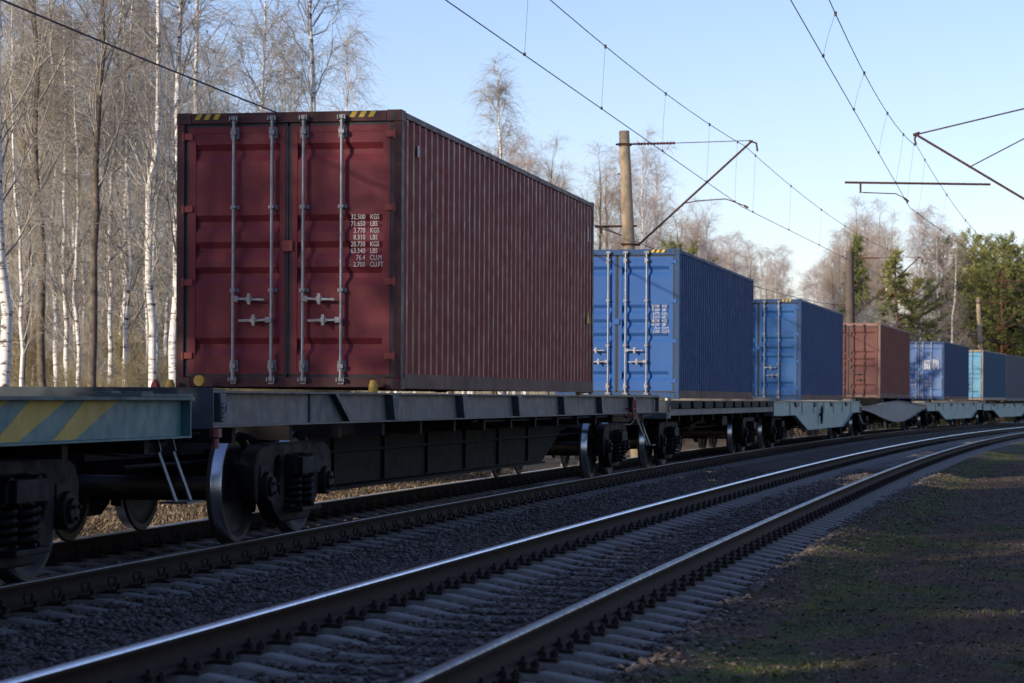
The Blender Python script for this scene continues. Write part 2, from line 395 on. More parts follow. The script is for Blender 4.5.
conc = NT('sleeper_concrete'); co = conc.coord()
c1_ = conc.mix(conc.ramp(conc.noise(co, 3, 6, .7), [(.35, 0.), (.7, 1.)]), (.19, .18, .172), (.105, .095, .09))
conc.l(conc.mix(conc.ramp(conc.noise(co, 9, 5), [(.5, 0.), (.7, .6)]), c1_, (.08, .065, .055)), conc.b.inputs['Base Color'])
conc.b.inputs['Roughness'].default_value = .9; conc.bump(conc.noise(co, 40, 4), .5, .004); conc = conc.m
iron = plain('fastening_iron', (.035, .028, .025), .75, .2, .4, 30)
def sleeper_mesh():
    m = MB(); st = [(-1.35, -.235), (-1.25, -.222), (-1.05, -.195), (-.55, -.192), (-.3, -.232), (.3, -.232), (.55, -.192), (1.05, -.195), (1.25, -.222), (1.35, -.235)]
    vs = []; fs = []
    for x, z in st:
        hw = .088 if abs(x) < 1.3 else .075
        vs += [(x, -hw - .035, -.36), (x, -hw, z - .012), (x, -hw + .02, z), (x, hw - .02, z), (x, hw, z - .012), (x, hw + .035, -.36)]
    for i in range(len(st) - 1):
        for k in range(5): fs.append((i * 6 + k, i * 6 + k + 1, (i + 1) * 6 + k + 1, (i + 1) * 6 + k))
    fs += [tuple(range(6)), tuple((len(st) - 1) * 6 + k for k in range(5, -1, -1))]
    return m.add(vs, fs)
def arch(m, x, y, ax):          # an elastic clip: a ring of round bar standing beside the rail foot
    pts = [(x + .012 * math.sin(a * 2), y + .055 * math.cos(a), -.125 + .055 * math.sin(a)) for a in np.linspace(-.5, math.pi + .5, 9)]
    m.tube(pts, .010, 5, cap=True)
def clip_fastening():
    m = MB(); m.box(-.2, .2, -.07, .07, -.1945, -.181)
    for s in (-1, 1):
        m.box(s * .125 - .05, s * .125 + .05, -.075, .075, -.193, -.166)
        arch(m, s * .105, 0, s); m.tube([(s * .16, 0, -.17), (s * .16, 0, -.12)], .02, 6)
    return m
def bolt_fastening():
    m = MB(); m.box(-.185, .185, -.08, .08, -.193, -.172)
    for s in (-1, 1):
        m.box(s * .075 - .018, s * .075 + .035 if s > 0 else s * .075 + .018, -.035, .035, -.172, -.145)
        for x, h in ((.085, .06), (.155, .05)):
            m.tube([(s * x, 0, -.172), (s * x, 0, -.172 + h)], .013, 6); m.tube([(s * x, 0, -.172), (s * x, 0, -.138)], .026, 6)
    return m
def sleepers():
    for near in (False, True):
        root = None; rest = MB(); clips = MB(); N = 150
        s = (12.2 if not near else 7.9); k = 0
        ph = .2 if near else 0
        s = math.ceil((s + ph) / .543) * .543 - ph - .2715      # same phase as the stones use
        while s < 175:
            zz = Z2 if near else 0.; d = float(off(s)) if near else 0.
            js = (random.random() - .5) * .03
            p = Pv(s + js, d, zz); rz = -head(s) + (random.random() - .5) * .02; ry = (CANT2 / 1 * 2 if near else 0)
            if k < N:
                if root is None:
                    root = sleeper_mesh().build('sleeper', conc, bevel=0)
                    if near: tag(root, 'concrete sleeper laid in the ballast under the empty near track', 'railway sleeper', 'sleepers of the empty near track')
                    else: tag(root, 'concrete sleeper in the ballast under the train, its end showing past the rail', 'railway sleeper', 'sleepers of the track under the train')
                    for c0 in (-.795, .795):
                        f = (bolt_fastening() if near else clip_fastening()).build('rail_fastening', iron, root); f.location = (c0, 0, 0)
                    o = root
                else:
                    o = root.copy(); C.objects.link(o)
                    if k < 150:
                        for ch in root.children:
                            c = ch.copy(); C.objects.link(c); c.parent = o
                o.location = p; o.rotation_euler = (0, ry, rz)
            else:
                sm = sleeper_mesh(); M = Matrix.Translation(p) @ Matrix.Rotation(rz, 4, 'Z') @ Matrix.Rotation(ry, 4, 'Y')
                rest.add([M @ Vector(v) for v in sm.v], sm.f)
                if s < 120:
                    fm = MB()
                    for c0 in (-.795, .795):
                        for q in (-1, 1): fm.box(c0 + q * .12 - .04, c0 + q * .12 + .04, -.06, .06, -.19, -.125)
                    clips.add([M @ Vector(v) for v in fm.v], fm.f)
            k += 1; s += .543
        o = rest.build('distant_sleepers', conc); clips.build('rail_fastenings', iron, o)['kind'] = 'stuff'
        tag(o, 'far concrete sleepers of the %s where it curves away' % ('empty track' if near else 'track below the last wagons'), 'railway sleepers', kind='stuff')
sleepers()

# ------------------------------------------------------------------ containers
W_, H_, L_ = 2.438, 2.896, 12.192
rubber = plain('door_gasket', (.022, .026, .034), .6, 0, .3)
galv = plain('galvanised_steel', (.34, .35, .38), .45, .7, .35, 14)
rodrust = plain('dark_worn_steel', (.10, .075, .065), .6, .4, .4, 14)
white = plain('white_marking', (.58, .57, .57), .6, 0, .15, 30)
yellow = plain('yellow_paint', (.62, .40, .03), .6, 0, .3, 20)
black = plain('black_paint_and_hole_shade', (.02, .02, .02), .6, 0, .2)
grime = paint('grimy_sill', (.21, .125, .095), (.14, .085, .065), (.10, .05, .035), .1, .75, spec=.1)
def text_mesh(name, body, size, mat, parent, loc, rot=(R(90), 0, 0), sx=1., align='LEFT', line=1.0):
    cu = bpy.data.curves.new(name, 'FONT'); cu.body = body; cu.size = size; cu.extrude = .0012; cu.align_x = align; cu.space_line = line
    cu.offset = 0; cu.resolution_u = 3
    tmp = bpy.data.objects.new(name + '_tmp', cu); C.objects.link(tmp)
    me = bpy.data.meshes.new_from_object(tmp.evaluated_get(bpy.context.evaluated_depsgraph_get()))
    bpy.data.objects.remove(tmp); bpy.data.curves.remove(cu)
    me.materials.clear(); me.materials.append(mat)
    o = bpy.data.objects.new(name, me); C.objects.link(o); o.parent = parent; o.location = loc; o.rotation_euler = rot; o.scale = (sx, 1, 1)
    return o
def corr_wall(m, x, sgn, y0, y1, z0, z1, pitch=.277, depth=.036):
    n = int((y1 - y0) / pitch); p = (y1 - y0) / n; pts = []
    for i in range(n):
        a = y0 + i * p
        pts += [(a, 0), (a + .26 * p, 0), (a + .5 * p, depth), (a + .76 * p, depth)]
    pts.append((y1, 0)); vs = []; fs = []
    for (y, dd) in pts: vs += [(x - sgn * (depth - dd), y, z0), (x - sgn * (depth - dd), y, z1)]
    for i in range(len(pts) - 1): fs.append((2 * i, 2 * i + 2, 2 * i + 3, 2 * i + 1))
    m.add(vs, fs)
def container(s_c, deck, label, body_m, door_m, rail_m=None, rod_m=None, text=True, hazard=True, hinge_m=None, side_marks=False, logo=False, sill_m=None, gasket=None, dd_=0.):
    rail_m = rail_m or body_m; rod_m = rod_m or galv; hinge_m = hinge_m or door_m
    o = empty('shipping_container', Pv(s_c, dd_, deck), -head(s_c) + (.005 if dd_ else 0), R(.3))
    tag(o, label, 'container', 'forty foot shipping containers on the train')
    x1, y1 = W_ / 2, L_ / 2
    m = MB(); corr_wall(m, x1 - .012, 1, -y1 + .13, y1 - .13, .165, H_ - .06); corr_wall(m, -x1 + .012, -1, -y1 + .13, y1 - .13, .165, H_ - .06)
    m.build_each('side_wall', body_m, o)
    m = MB()      # far end wall, corrugated
    n = 9; w0 = -x1 + .1; pw = (W_ - .2) / n; pts = []
    for i in range(n): a = w0 + i * pw; pts += [(a, 0), (a + .3 * pw, 0), (a + .5 * pw, .045), (a + .8 * pw, .045)]
    pts.append((x1 - .1, 0)); vs = []
    for (x, dd) in pts: vs += [(x, y1 - .06 + dd, .15), (x, y1 - .06 + dd, H_ - .08)]
    m.add(vs, [(2 * i, 2 * i + 2, 2 * i + 3, 2 * i + 1) for i in range(len(pts) - 1)]); m.build('end_wall', body_m, o)
    m = MB()      # roof with shallow transverse corrugation
    n = 44; p = (L_ - .3) / n; vs = []; ys = []
    for i in range(n): a = -y1 + .15 + i * p; ys += [(a, 0), (a + .3 * p, 0), (a + .5 * p, .02), (a + .8 * p, .02)]
    ys.append((y1 - .15, 0))
    for (y, dd) in ys: vs += [(-x1 + .05, y, H_ - .035 + dd), (x1 - .05, y, H_ - .035 + dd)]
    m.add(vs, [(2 * i, 2 * i + 2, 2 * i + 3, 2 * i + 1) for i in range(len(ys) - 1)])
    m.box(-x1 + .05, x1 - .05, -y1 + .04, -y1 + .15, H_ - .045, H_ - .015); m.box(-x1 + .05, x1 - .05, y1 - .15, y1 - .04, H_ - .045, H_ - .015)
    m.build('roof', body_m, o)
    MB().box(-x1 + .03, x1 - .03, -y1 + .1, y1 - .1, .12, .16).build('floor', grime, o)
    m = MB()      # frame: corner posts, headers, rails
    for sx in (-1, 1):
        a, b = sorted((sx * (x1 - .002), sx * (x1 - .085)))
        m.box(a, b, -y1 + .003, -y1 + .13, .12, H_ - .12); m.box(a, b, y1 - .13, y1 - .003, .12, H_ - .12)
        a, b = sorted((sx * (x1 - .001), sx * (x1 - .06))); m.box(a, b, -y1 + .18, y1 - .18, H_ - .075, H_ - .012)
    m.box(-x1 + .165, x1 - .165, -y1 + .004, -y1 + .1, H_ - .115, H_ - .006); m.box(-x1 + .165, x1 - .165, y1 - .1, y1 - .004, H_ - .115, H_ - .006)
    m.build('frame', rail_m, o, bevel=.005)
    m = MB()
    for sx in (-1, 1):
        a, b = sorted((sx * (x1 - .001), sx * (x1 - .05))); m.box(a, b, -y1 + .18, y1 - .18, .012, .168)
    m.build_each('bottom_rail', sill_m or rail_m, o)
    m = MB(); m.box(-x1 + .165, x1 - .165, -y1 + .004, -y1 + .1, .022, .125); m.box(-x1 + .165, x1 - .165, y1 - .1, y1 - .004, .022, .125)
    m.build_each('cross_sill', rail_m, o, lambda c: c[1] > 0, bevel=.004)
    m = MB()
    for sx in (-1, 1):
        for e in (-1, 1):
            for z in (0, H_ - .118):
                a, b = sorted((sx * x1, sx * (x1 - .162))); c, d = sorted((e * y1, e * (y1 - .178)))
                cc = MB(); cc.box(a, b, c, d, z, z + .118)
                m.add(cc.v, cc.f, 0)
                cx = (a + b) / 2; cz = z + .059
                yy = e * (y1 + .0015); h = [(cx + .036 * math.cos(t), cz + .042 * math.sin(t)) for t in np.linspace(0, 2 * math.pi, 11)[:-1]]
                m.prism(h, yy, yy - e * .01, 'y', 1)  # black discs stand in for the shade inside the casting holes
                xx = sx * (x1 + .0015); h = [(e * (y1 - .089) + .034 * math.cos(t), cz + .028 * math.sin(t)) for t in np.linspace(0, 2 * math.pi, 11)[:-1]]
                m.prism(h, xx, xx - sx * .01, 'x', 1)
    m.build_each('corner_casting', [rail_m, black], o, lambda c: (c[0] > 0, c[1] > 0, c[2] > 1), bevel=.006)
    # doors: outward normal is -y
    yd = -y1 + .03; dz0, dz1 = .135, H_ - .13
    groove = [.33, 1.075, 1.355, 1.62, 2.36]          # tops measured down from the container's top
    prof = [(dz1, 0)]
    for gt in groove: zt = H_ - gt; prof += [(zt, 0), (zt - .065, .042), (zt - .115, .042), (zt - .185, 0)]
    prof.append((dz0, 0))
    for sx in (-1, 1):
        dr = empty('door', (0, 0, 0)); dr.parent = o
        m = MB(); a, b = sx * .06, sx * (x1 - .175)
        pr = [(zz, dd) for zz, dd in prof]
        pr[0] = (dz1 - .07, 0); pr[-1] = (dz0 + .07, 0)
        vs = []
        for zz, dd in pr: vs += [(a, yd + dd, zz), (b, yd + dd, zz)]
        m.add(vs, [(2 * i, 2 * i + 2, 2 * i + 3, 2 * i + 1) for i in range(len(pr) - 1)])
        for (xa, xb) in ((sx * .034, sx * .095), (sx * (x1 - .205), sx * (x1 - .125))):
            xa, xb = sorted((xa, xb)); m.box(xa, xb, yd - .006, yd + .045, dz0 + .02, dz1 - .02)
        xa, xb = sorted((sx * .095, sx * (x1 - .205)))
        m.box(xa, xb, yd - .0055, yd + .045, dz1 - .085, dz1 - .02); m.box(xa, xb, yd - .0055, yd + .045, dz0 + .02, dz0 + .075)
        m.build('door_panel', door_m, dr)
        m = MB(); xa, xb = sorted((sx * .012, sx * (x1 - .088)))       # rubber seal round the leaf
        yg = yd - .001
        m.box(xa, xb, yg, yg + .02, dz1 - .02, dz1 + .012); m.box(xa, xb, yg, yg + .02, dz0 - .008, dz0 + .02)
        m.box(*sorted((sx * .004, sx * .034)), yg, yg + .02, dz0 + .02, dz1 - .02); m.box(*sorted((sx * (x1 - .125), sx * (x1 - .088))), yg, yg + .02, dz0 + .02, dz1 - .02)
        m.build('gasket', gasket or rubber, dr)
        for z in (.36, 1.13, 1.9, 2.66):       # hinges
            xa, xb = sorted((sx * (x1 - .175), sx * (x1 - .02)))
            m = MB(); m.box(xa, xb, yd - .026, yd - .012, z - .045, z + .02); m.tube([(sx * (x1 - .072), yd - .022, z - .06), (sx * (x1 - .072), yd - .022, z + .035)], .016, 8)
            m.build('hinge', hinge_m, dr)
        for bx, hz, hd in (((-.584, .915, 1), (-.168, .70, -1)) if sx < 0 else ((.173, .915, 1), (.584, .70, -1))):
            ry = yd - .055
            rod = MB().tube([(bx, ry, .085), (bx, ry, H_ - .055)], .0175, 10).build('locking_rod', rod_m, dr, smooth=True)
            k = MB()
            for z in (.10, H_ - .07):          # cams and keepers on sill and header
                k.box(bx - .03, bx + .03, -y1 - .012, -y1 + .003, z - .05, z + .03); k.box(bx - .022, bx + .022, ry - .024, ry + .024, z - .02, z + .02)
                k.box(bx - .045, bx - .03, ry - .03, -y1 + .003, z - .025, z + .02); k.box(bx + .03, bx + .045, ry - .03, -y1 + .003, z - .025, z + .02)
            for z in (.24, H_ - .22):
                k.box(bx - .045, bx + .045, yd - .016, yd - .006, z - .06, z + .06); k.box(bx - .03, bx + .03, ry - .024, yd - .016, z - .022, z + .022)
                for q in (-.034, .034): k.tube([(bx + q, yd - .024, z + .05), (bx + q, yd - .006, z + .05)], .01, 6); k.tube([(bx + q, yd - .024, z - .05), (bx + q, yd - .006, z - .05)], .01, 6)
            for z in (1.03, 1.90):
                k.box(bx - .05, bx + .05, yd - .014, yd - .006, z - .02, z + .02); k.box(bx - .026, bx + .026, ry - .022, yd - .014, z - .015, z + .015)
            # handle
            h = .92 if hz > .9 else .70; h += .02
            k.box(bx - .012 if hd > 0 else bx - .06, bx + .06 if hd > 0 else bx + .012, ry - .028, ry + .012, h - .03, h + .03)
            k.bar((bx + hd * .05, ry - .02, h), (bx + hd * .35, ry - .022, h - .008), .022, .026)
            k.box(*sorted((bx + hd * .15, bx + hd * .215)), ry - .034, yd - .006, h - .028, h + .026)
            k.box(*sorted((bx + hd * .165, bx + hd * .20)), ry - .044, ry - .03, h - .06, h + .055)
            k.build_each('rod_fitting', rod_m, dr, lambda c: 0 if c[2] < .4 else 1 if c[2] < .99 else 2 if c[2] < 1.4 else 3 if c[2] < 2.3 else 4, bevel=.003)
    MB().box(-.06, .05, yd - .03, yd - .0065, 1.44, 1.55).build('seal_plate', hinge_m, o)
    if hazard:
        m = MB()
        for cx in (-.88, .8):
            m.box(cx - .16, cx + .16, -y1 + .0015, -y1 + .0035, H_ - .075, H_ - .012, 1)
            for q in range(3):
                a = cx - .145 + q * .1; m.prism([(a, H_ - .073), (a + .055, H_ - .073), (a + .09, H_ - .014), (a + .035, H_ - .014)], -y1, -y1 + .001, 'y', 0)
        m.build_each('hazard_stripes', [yellow, black], o)
    if text:
        rows = [('32.500', 'KGS'), ('71.650', 'LBS'), ('3.770', 'KGS'), ('8.310', 'LBS'), ('28.730', 'KGS'), ('63.340', 'LBS'), ('76.4', 'CU.M'), ('2.700', 'CU.FT')]
        for i, (a, b) in enumerate(rows):
            z = H_ - 1.13 - i * .0705
            text_mesh('marking', a, .074, white, o, (.83, yd - .0085, z), sx=.78, align='RIGHT')
            text_mesh('marking', b, .074, white, o, (.88, yd - .0085, z), sx=.72)
    if logo:
        m = MB()
        for (a, b, c, d) in ((.22, .30, 1.5, 1.98), (.33, .5, 1.88, 1.96), (.33, .42, 1.52, 1.8), (.45, .52, 1.5, 1.82), (.64, .74, 1.5, 2.0), (.76, .86, 1.62, 2.0), (.88, .95, 1.5, 1.98), (.25, .32, .85, .95), (.37, .44, .85, .95), (.5, .56, .85, .95)):
            m.box(a, b, yd - .009, yd - .0072, c, d)
        m.build('painted_logo', paint('worn_white_logo', (.5, .5, .52), (.3, .32, .38), None, rough=.7), o)
    if side_marks:
        xs = x1 + .001
        m = MB(); m.box(xs - .014, xs - .006, -y1 + .74, -y1 + .80, H_ - .42, H_ - .30)
        m.build('number_label', white, o)
        m = MB(); m.box(xs - .014, xs - .006, y1 - .55, y1 - .47, H_ - .62, H_ - .40); m.build('number_label', white, o)
        m = MB(); m.prism([(y1 - .62, 1.05), (y1 - .36, 1.05), (y1 - .49, 1.27)], xs - .012, xs - .004, 'x'); m.build('warning_sticker', yellow, o)
    return o

red_b = paint('maroon_container_paint', (.25, .040, .027), (.20, .034, .024), (.07, .025, .018), .08, .5, dirt=.4, spec=.3)
red_d = paint('maroon_door_paint', (.175, .028, .038), (.14, .024, .032), None, rough=.5, dirt=.3)
red_f = paint('maroon_frame_paint', (.085, .030, .033), (.06, .025, .027), (.04, .02, .015), .1, .55)
red_h = paint('red_hinge_paint', (.30, .07, .06), None, None, rough=.5)
blue_b = paint('blue_container_paint', (.038, .080, .175), (.031, .066, .15), (.07, .04, .03), .02, .6, dirt=.25, spec=.1)
blue_d = paint('blue_door_paint', (.022, .085, .27), (.03, .10, .28), None, rough=.45, dirt=.2)
blue2_b = paint('second_blue_container_paint', (.040, .082, .185), (.036, .072, .16), None, rough=.6, dirt=.2, spec=.1)
blue2_d = paint('second_blue_door_paint', (.022, .10, .28), (.04, .12, .29), (.3, .27, .22), .02, .45)
brown_b = paint('brown_container_paint', (.25, .088, .062), (.20, .07, .052), (.09, .04, .03), .05, .65, spec=.1)
brown_d = paint('faded_red_door_paint', (.12, .045, .038), (.16, .07, .058), (.08, .03, .02), .12, .6)
brown_f = paint('faded_brown_frame', (.26, .15, .12), (.2, .1, .08), (.1, .05, .03), .1, .6)
b5_b = paint('navy_container_paint', (.034, .066, .15), (.028, .056, .135), None, rough=.6, spec=.1)
b5_d = paint('pale_blue_door_paint', (.065, .13, .30), (.11, .17, .30), (.3, .25, .2), .06, .5)
teal_b = paint('petrol_container_paint', (.026, .088, .16), (.036, .10, .165), (.1, .07, .05), .05, .6, spec=.1)
teal_d = paint('light_blue_door_paint', (.09, .28, .44), (.15, .31, .42), (.2, .2, .2), .04, .5)
cream = paint('rust_streaked_cream_frame', (.30, .25, .18), (.22, .17, .12), (.16, .08, .04), .15, .6)
grey_b = paint('faded_grey_container_paint', (.07, .09, .13), (.09, .085, .10), (.1, .05, .04), .12, .6)
container(31.95, 1.365, 'maroon container with hazard striped header and weight markings, nearest on the train', red_b, red_d, red_f, hinge_m=red_h, side_marks=True, sill_m=grime, dd_=.115)
container(54.1, 1.29, 'blue container directly behind the maroon one, with white weight markings beside its silver rods', blue_b, blue_d, sill_m=grime)
container(77.15, 1.285, 'blue container without weight markings between the larger blue one and the brown one', blue2_b, blue2_d, text=False, sill_m=grime)
container(102.6, 1.42, 'faded red brown container with dark rods behind the second concrete mast', brown_b, brown_d, brown_f, rod_m=rodrust, text=False, hazard=False, sill_m=grime)
container(130.5, 1.425, 'navy sided container with white lettering on its pale blue doors', b5_b, b5_d, text=False, hazard=False, logo=True, sill_m=grime)
container(150.0, 1.44, 'petrol blue container with light blue doors and rusty cream corner posts', teal_b, teal_d, cream, text=False, hazard=False)
container(162.35, 1.44, 'faded grey container at the right end of the train, touching the petrol blue one', grey_b, grey_b, text=False, hazard=False)

# ------------------------------------------------------------------ bogies
castm = paint('bogie_cast_iron', (.010, .0095, .011), (.006, .006, .007), (.018, .013, .010), .1, .7, dirt=.3, spec=.12)
wheelm = plain('wheel_dark_steel', (.013, .012, .012), .6, .3, .4, 10)
tread = NT('wheel_tread_steel'); tread.b.inputs['Base Color'].default_value = (.55, .56, .6, 1); tread.b.inputs['Metallic'].default_value = 1; tread.b.inputs['Roughness'].default_value = .28; tread = tread.m
greyc = plain('dark_oily_steel', (.012, .012, .013), .7, .3, .4, 12)
def curve_plate(name, outer, holes, thick, bev, mat, parent, loc, rotz):
    cu = bpy.data.curves.new(name, 'CURVE'); cu.dimensions = '2D'; cu.fill_mode = 'BOTH'; cu.extrude = thick / 2 - bev; cu.bevel_depth = bev; cu.bevel_resolution = 1; cu.resolution_u = 4
    for poly in [outer] + holes:
        sp = cu.splines.new('POLY'); sp.points.add(len(poly) - 1); sp.use_cyclic_u = True
        for i, (a, b) in enumerate(poly): sp.points[i].co = (a, b, 0, 1)
    tmp = bpy.data.objects.new('tmp', cu); C.objects.link(tmp)
    me = bpy.data.meshes.new_from_object(tmp.evaluated_get(bpy.context.evaluated_depsgraph_get())); me.name = name
    bpy.data.objects.remove(tmp); bpy.data.curves.remove(cu)
    me.materials.clear(); me.materials.append(mat)
    M = Matrix.Translation(loc) @ Matrix(((0, 0, 1, 0), (1, 0, 0, 0), (0, 1, 0, 0), (0, 0, 0, 1)))
    me.transform(M)
    o = bpy.data.objects.new(name, me); C.objects.link(o); o.parent = parent; return o
def make_bogie():
    b = empty('bogie')
    outer = [(-1.19, .40), (-1.21, .68), (-1.15, .78), (-1.0, .835), (-.75, .85), (.75, .85), (1.0, .835), (1.15, .78), (1.21, .68), (1.19, .40),
             (1.12, .38), (1.11, .60), (1.04, .67), (.82, .67), (.75, .60), (.74, .38), (.62, .27), (.42, .17), (-.42, .17), (-.62, .27), (-.74, .38), (-.75, .60), (-.82, .67), (-1.04, .67), (-1.11, .60), (-1.12, .38)]
    win = [(-.33, .29), (.33, .29), (.33, .72), (.27, .775), (-.27, .775), (-.33, .72)]
    tri = [(.41, .36), (.58, .44), (.66, .58), (.66, .70), (.60, .76), (.47, .77), (.41, .70)]
    holes = [win, tri, [(-a, z) for a, z in tri][::-1]]
    for sx in (-1, 1):
        sf = curve_plate('side_frame', outer, holes, .15, .02, castm, b, (sx * 1.018, 0, 0), 0)
        m = MB()            # bearing covers with bolts, adapters
        for sy in (-1, 1):
            m.lathe([(-.09 * sx, .13), (.10 * sx, .135), (.115 * sx, .125), (.118 * sx, .09), (.15 * sx, .085), (.155 * sx, .0)], (sx * 1.03, sy * .925, .4925), n=20)
            m.box(sx * 1.018 - .085, sx * 1.018 + .085, sy * .925 - .15, sy * .925 + .15, .57, .68)
            for k in range(3):
                t = 2.1 * k + .5; m.tube([(sx * 1.12, sy * .925 + .055 * math.cos(t), .4925 + .055 * math.sin(t)), (sx * 1.205, sy * .925 + .055 * math.cos(t), .4925 + .055 * math.sin(t))], .016, 6)
        m.build_each('axle_box', greyc, b, lambda c: c[1] > 0, smooth=True)
        m = MB(); m.box(sx * 1.06 - .2, sx * 1.06 + .2, -.31, .31, .245, .288); m.box(sx * 1.105, sx * 1.165, -.36, .36, .285, .31) if sx > 0 else m.box(-1.165, -1.105, -.36, .36, .285, .31)
        m.box(sx * 1.06 - .19, sx * 1.06 + .19, -.28, .28, .585, .74)
        m.prism([(-.33, .585), (-.20, .585), (-.17, .74), (-.26, .765), (-.33, .69)], *sorted((sx * .94, sx * 1.20)), 'x'); m.prism([(.33, .585), (.20, .585), (.17, .74), (.26, .765), (.33, .69)], *sorted((sx * .94, sx * 1.20)), 'x')
        m.build('bolster_end', castm, b, bevel=.01)
        for k, (dy, dx) in enumerate(((-.20, .10), (0, .15), (.20, .10))):
            pts = [(sx * (1.018 + dx) + .082 * math.cos(a), dy + .082 * math.sin(a), .30 + a / (2 * math.pi) * .058) for a in np.linspace(0, 2 * math.pi * 4.8, 58)]
            MB().tube(pts, .0185, 6).build('spring', castm, b, smooth=True)
    MB().prism([(-1.0, .60), (-.5, .50), (.5, .50), (1.0, .60), (1.0, .73), (.4, .80), (-.4, .80), (-1.0, .73)], -.2, .2, 'y').build('bolster', castm, b)
    for sy in (-1, 1):
        m = MB(); y = sy * .925
        m.lathe([(-1.06, .0), (-1.06, .065), (-.86, .07), (-.84, .095), (-.70, .1), (-.66, .085), (.66, .085), (.70, .1), (.84, .095), (.86, .07), (1.06, .065), (1.06, 0)], (0, y, .4925), n=16)
        m.build('axle', wheelm, b, smooth=True)
        for sx in (-1, 1):
            m = MB(); c = sx * .795
            def L(pts, mi): m.lathe([(a * sx, r) for a, r in pts], (c, y, .4925), n=44, m=mi)
            L([(-.09, .11), (-.09, .14), (-.045, .17), (-.03, .30), (-.05, .42), (-.075, .445), (-.075, .505), (-.062, .52), (-.045, .512), (-.037, .496)], 0)
            L([(-.037, .496), (-.03, .4925), (.05, .489), (.058, .483)], 1)
            L([(.058, .483), (.06, .45), (.045, .43), (.015, .40), (.02, .30), (.045, .19), (.085, .15), (.09, .11)], 0)
            m.build('wheel', [wheelm, tread], b, smooth=True)
        m = MB(); yb = sy * .36       # brake beam and shoes
        m.bar((-.8, yb, .36), (.8, yb, .36), .06, .05); m.bar((-.7, yb, .36), (0, yb - sy * .28, .36), .04, .04); m.bar((.7, yb, .36), (0, yb - sy * .28, .36), .04, .04)
        for sx in (-1, 1):
            m.prism([(sy * .43 + 0, .24), (sy * .39, .24), (sy * .35, .38), (sy * .36, .54), (sy * .405, .56), (sy * .42, .42)], sx * .795 - .045, sx * .795 + .045, 'x')
            m.bar((sx * .76, yb, .38), (sx * .76, yb - sy * .03, .62), .03, .03)
        m.build('brake_beam', greyc, b)
    return b
BOGIE = make_bogie(); bogie_used = [False]
def place_bogie(root, y):
    if not bogie_used[0]: b = BOGIE; bogie_used[0] = True
    else: b = copy_tree(BOGIE)
    b.parent = root; b.location = (0, y, 0); return b

# ------------------------------------------------------------------ flat wagons
w_grey = paint('wagon_grey_paint', (.135, .125, .12), (.10, .09, .085), (.06, .04, .03), .14, .6, dirt=.5)
w_dark = paint('wagon_dark_blue_grey', (.045, .060, .075), (.03, .04, .05), (.05, .035, .03), .12, .55)
w_green = paint('wagon_green_paint', (.055, .145, .155), (.045, .12, .135), (.07, .05, .035), .05, .5, dirt=.4)
w_green_top = paint('worn_green_deck', (.08, .13, .12), (.05, .07, .065), (.06, .04, .03), .14, .6)
w_pale = paint('wagon_pale_green_paint', (.26, .37, .345), (.20, .30, .285), (.10, .07, .05), .08, .55, dirt=.5)
w_fish = paint('wagon_faded_grey_paint', (.23, .235, .245), (.17, .17, .175), (.10, .07, .05), .1, .6)
w_under = plain('soot_black_underframe', (.011, .010, .010), .75, .1, .4, 6)
w_belly = paint('brown_dusty_belly', (.012, .009, .006), (.008, .006, .005), (.018, .010, .006), .1, .95)
w_beige = paint('dusty_beige_beam', (.24, .21, .18), (.15, .13, .11), (.09, .06, .04), .1, .75)
redp = plain('red_paint', (.28, .03, .035), .5, 0, .3, 20)
pipe = plain('brake_pipe_steel', (.05, .055, .065), .45, .3, .3, 20)
yelp = plain('ochre_yellow_fitting', (.50, .33, .05), .6, 0, .3, 30)
def wagon(s0, s1, label, build):
    sc = (s0 + s1) / 2; o = empty('flat_wagon', Pv(sc, 0, 0), -head(sc), R(.3))
    tag(o, label, 'flat wagon', 'container flat wagons coupled in one train')
    L = (s1 - s0) / 2; build(o, L)
    return o
def under(o, L, ax, top=1.05, belly=False, axb=None):
    m = MB(); m.box(-.3, .3, -L + .1, L - .1, top - .28, top - .01)
    for y in np.arange(-L + .9, L - .5, 1.62): m.box(-1.28, 1.28, y - .05, y + .05, top - .14, top - .012)
    m.build('centre_sill', w_under, o)
    for e in (-1, 1):
        m = MB(); m.box(-.13, .13, *sorted((e * (L - .2), e * (L + .12))), .92, 1.12)
        # knuckle of an automatic coupler
        m.prism([(-.16, e * (L + .1)), (.16, e * (L + .1)), (.22, e * (L + .26)), (.12, e * (L + .42)), (.04, e * (L + .30)), (-.08, e * (L + .34)), (-.2, e * (L + .43)), (-.24, e * (L + .24))], .90, 1.13, 'z')
        m.build('coupler', greyc, o, bevel=.01)
        m = MB(); m.tube([(-.3, e * (L - .2), .92), (-.34, e * (L + .1), .86), (-.3, e * (L + .24), .62), (-.16, e * (L + .42), .52)], .025, 8)
        m.tube([(.45, e * (L - .1), .86), (.9, e * (L - .02), .82), (1.05, e * (L - .03), .95), (1.28, e * (L - .03), 1.0)], .011, 6)
        m.build_each('air_hose', pipe, o, lambda c: c[0] > .3, smooth=True)
    place_bogie(o, -L + ax + .925); place_bogie(o, L - (axb or ax) - .925)
    m = MB()
    m.tube([(.55, -L + .3, top - .33), (.55, L - .3, top - .33)], .018, 6); m.tube([(-.62, -L + .3, top - .3), (-.62, L - .3, top - .3)], .014, 6)
    m.tube([(-.2, -1.4, .68), (-.2, -.5, .68)], .16, 14); m.tube([(.35, .6, .7), (.35, 1.5, .7)], .13, 14)
    m.bar((.12, -L + 2.6, .62), (.12, L - 2.6, .62), .03, .03)
    for y in (-2.2, 2.2): m.bar((-.5, y, .62), (.5, y + .2, .62), .05, .02)
    m.build('brake_gear', w_under, o, smooth=True)
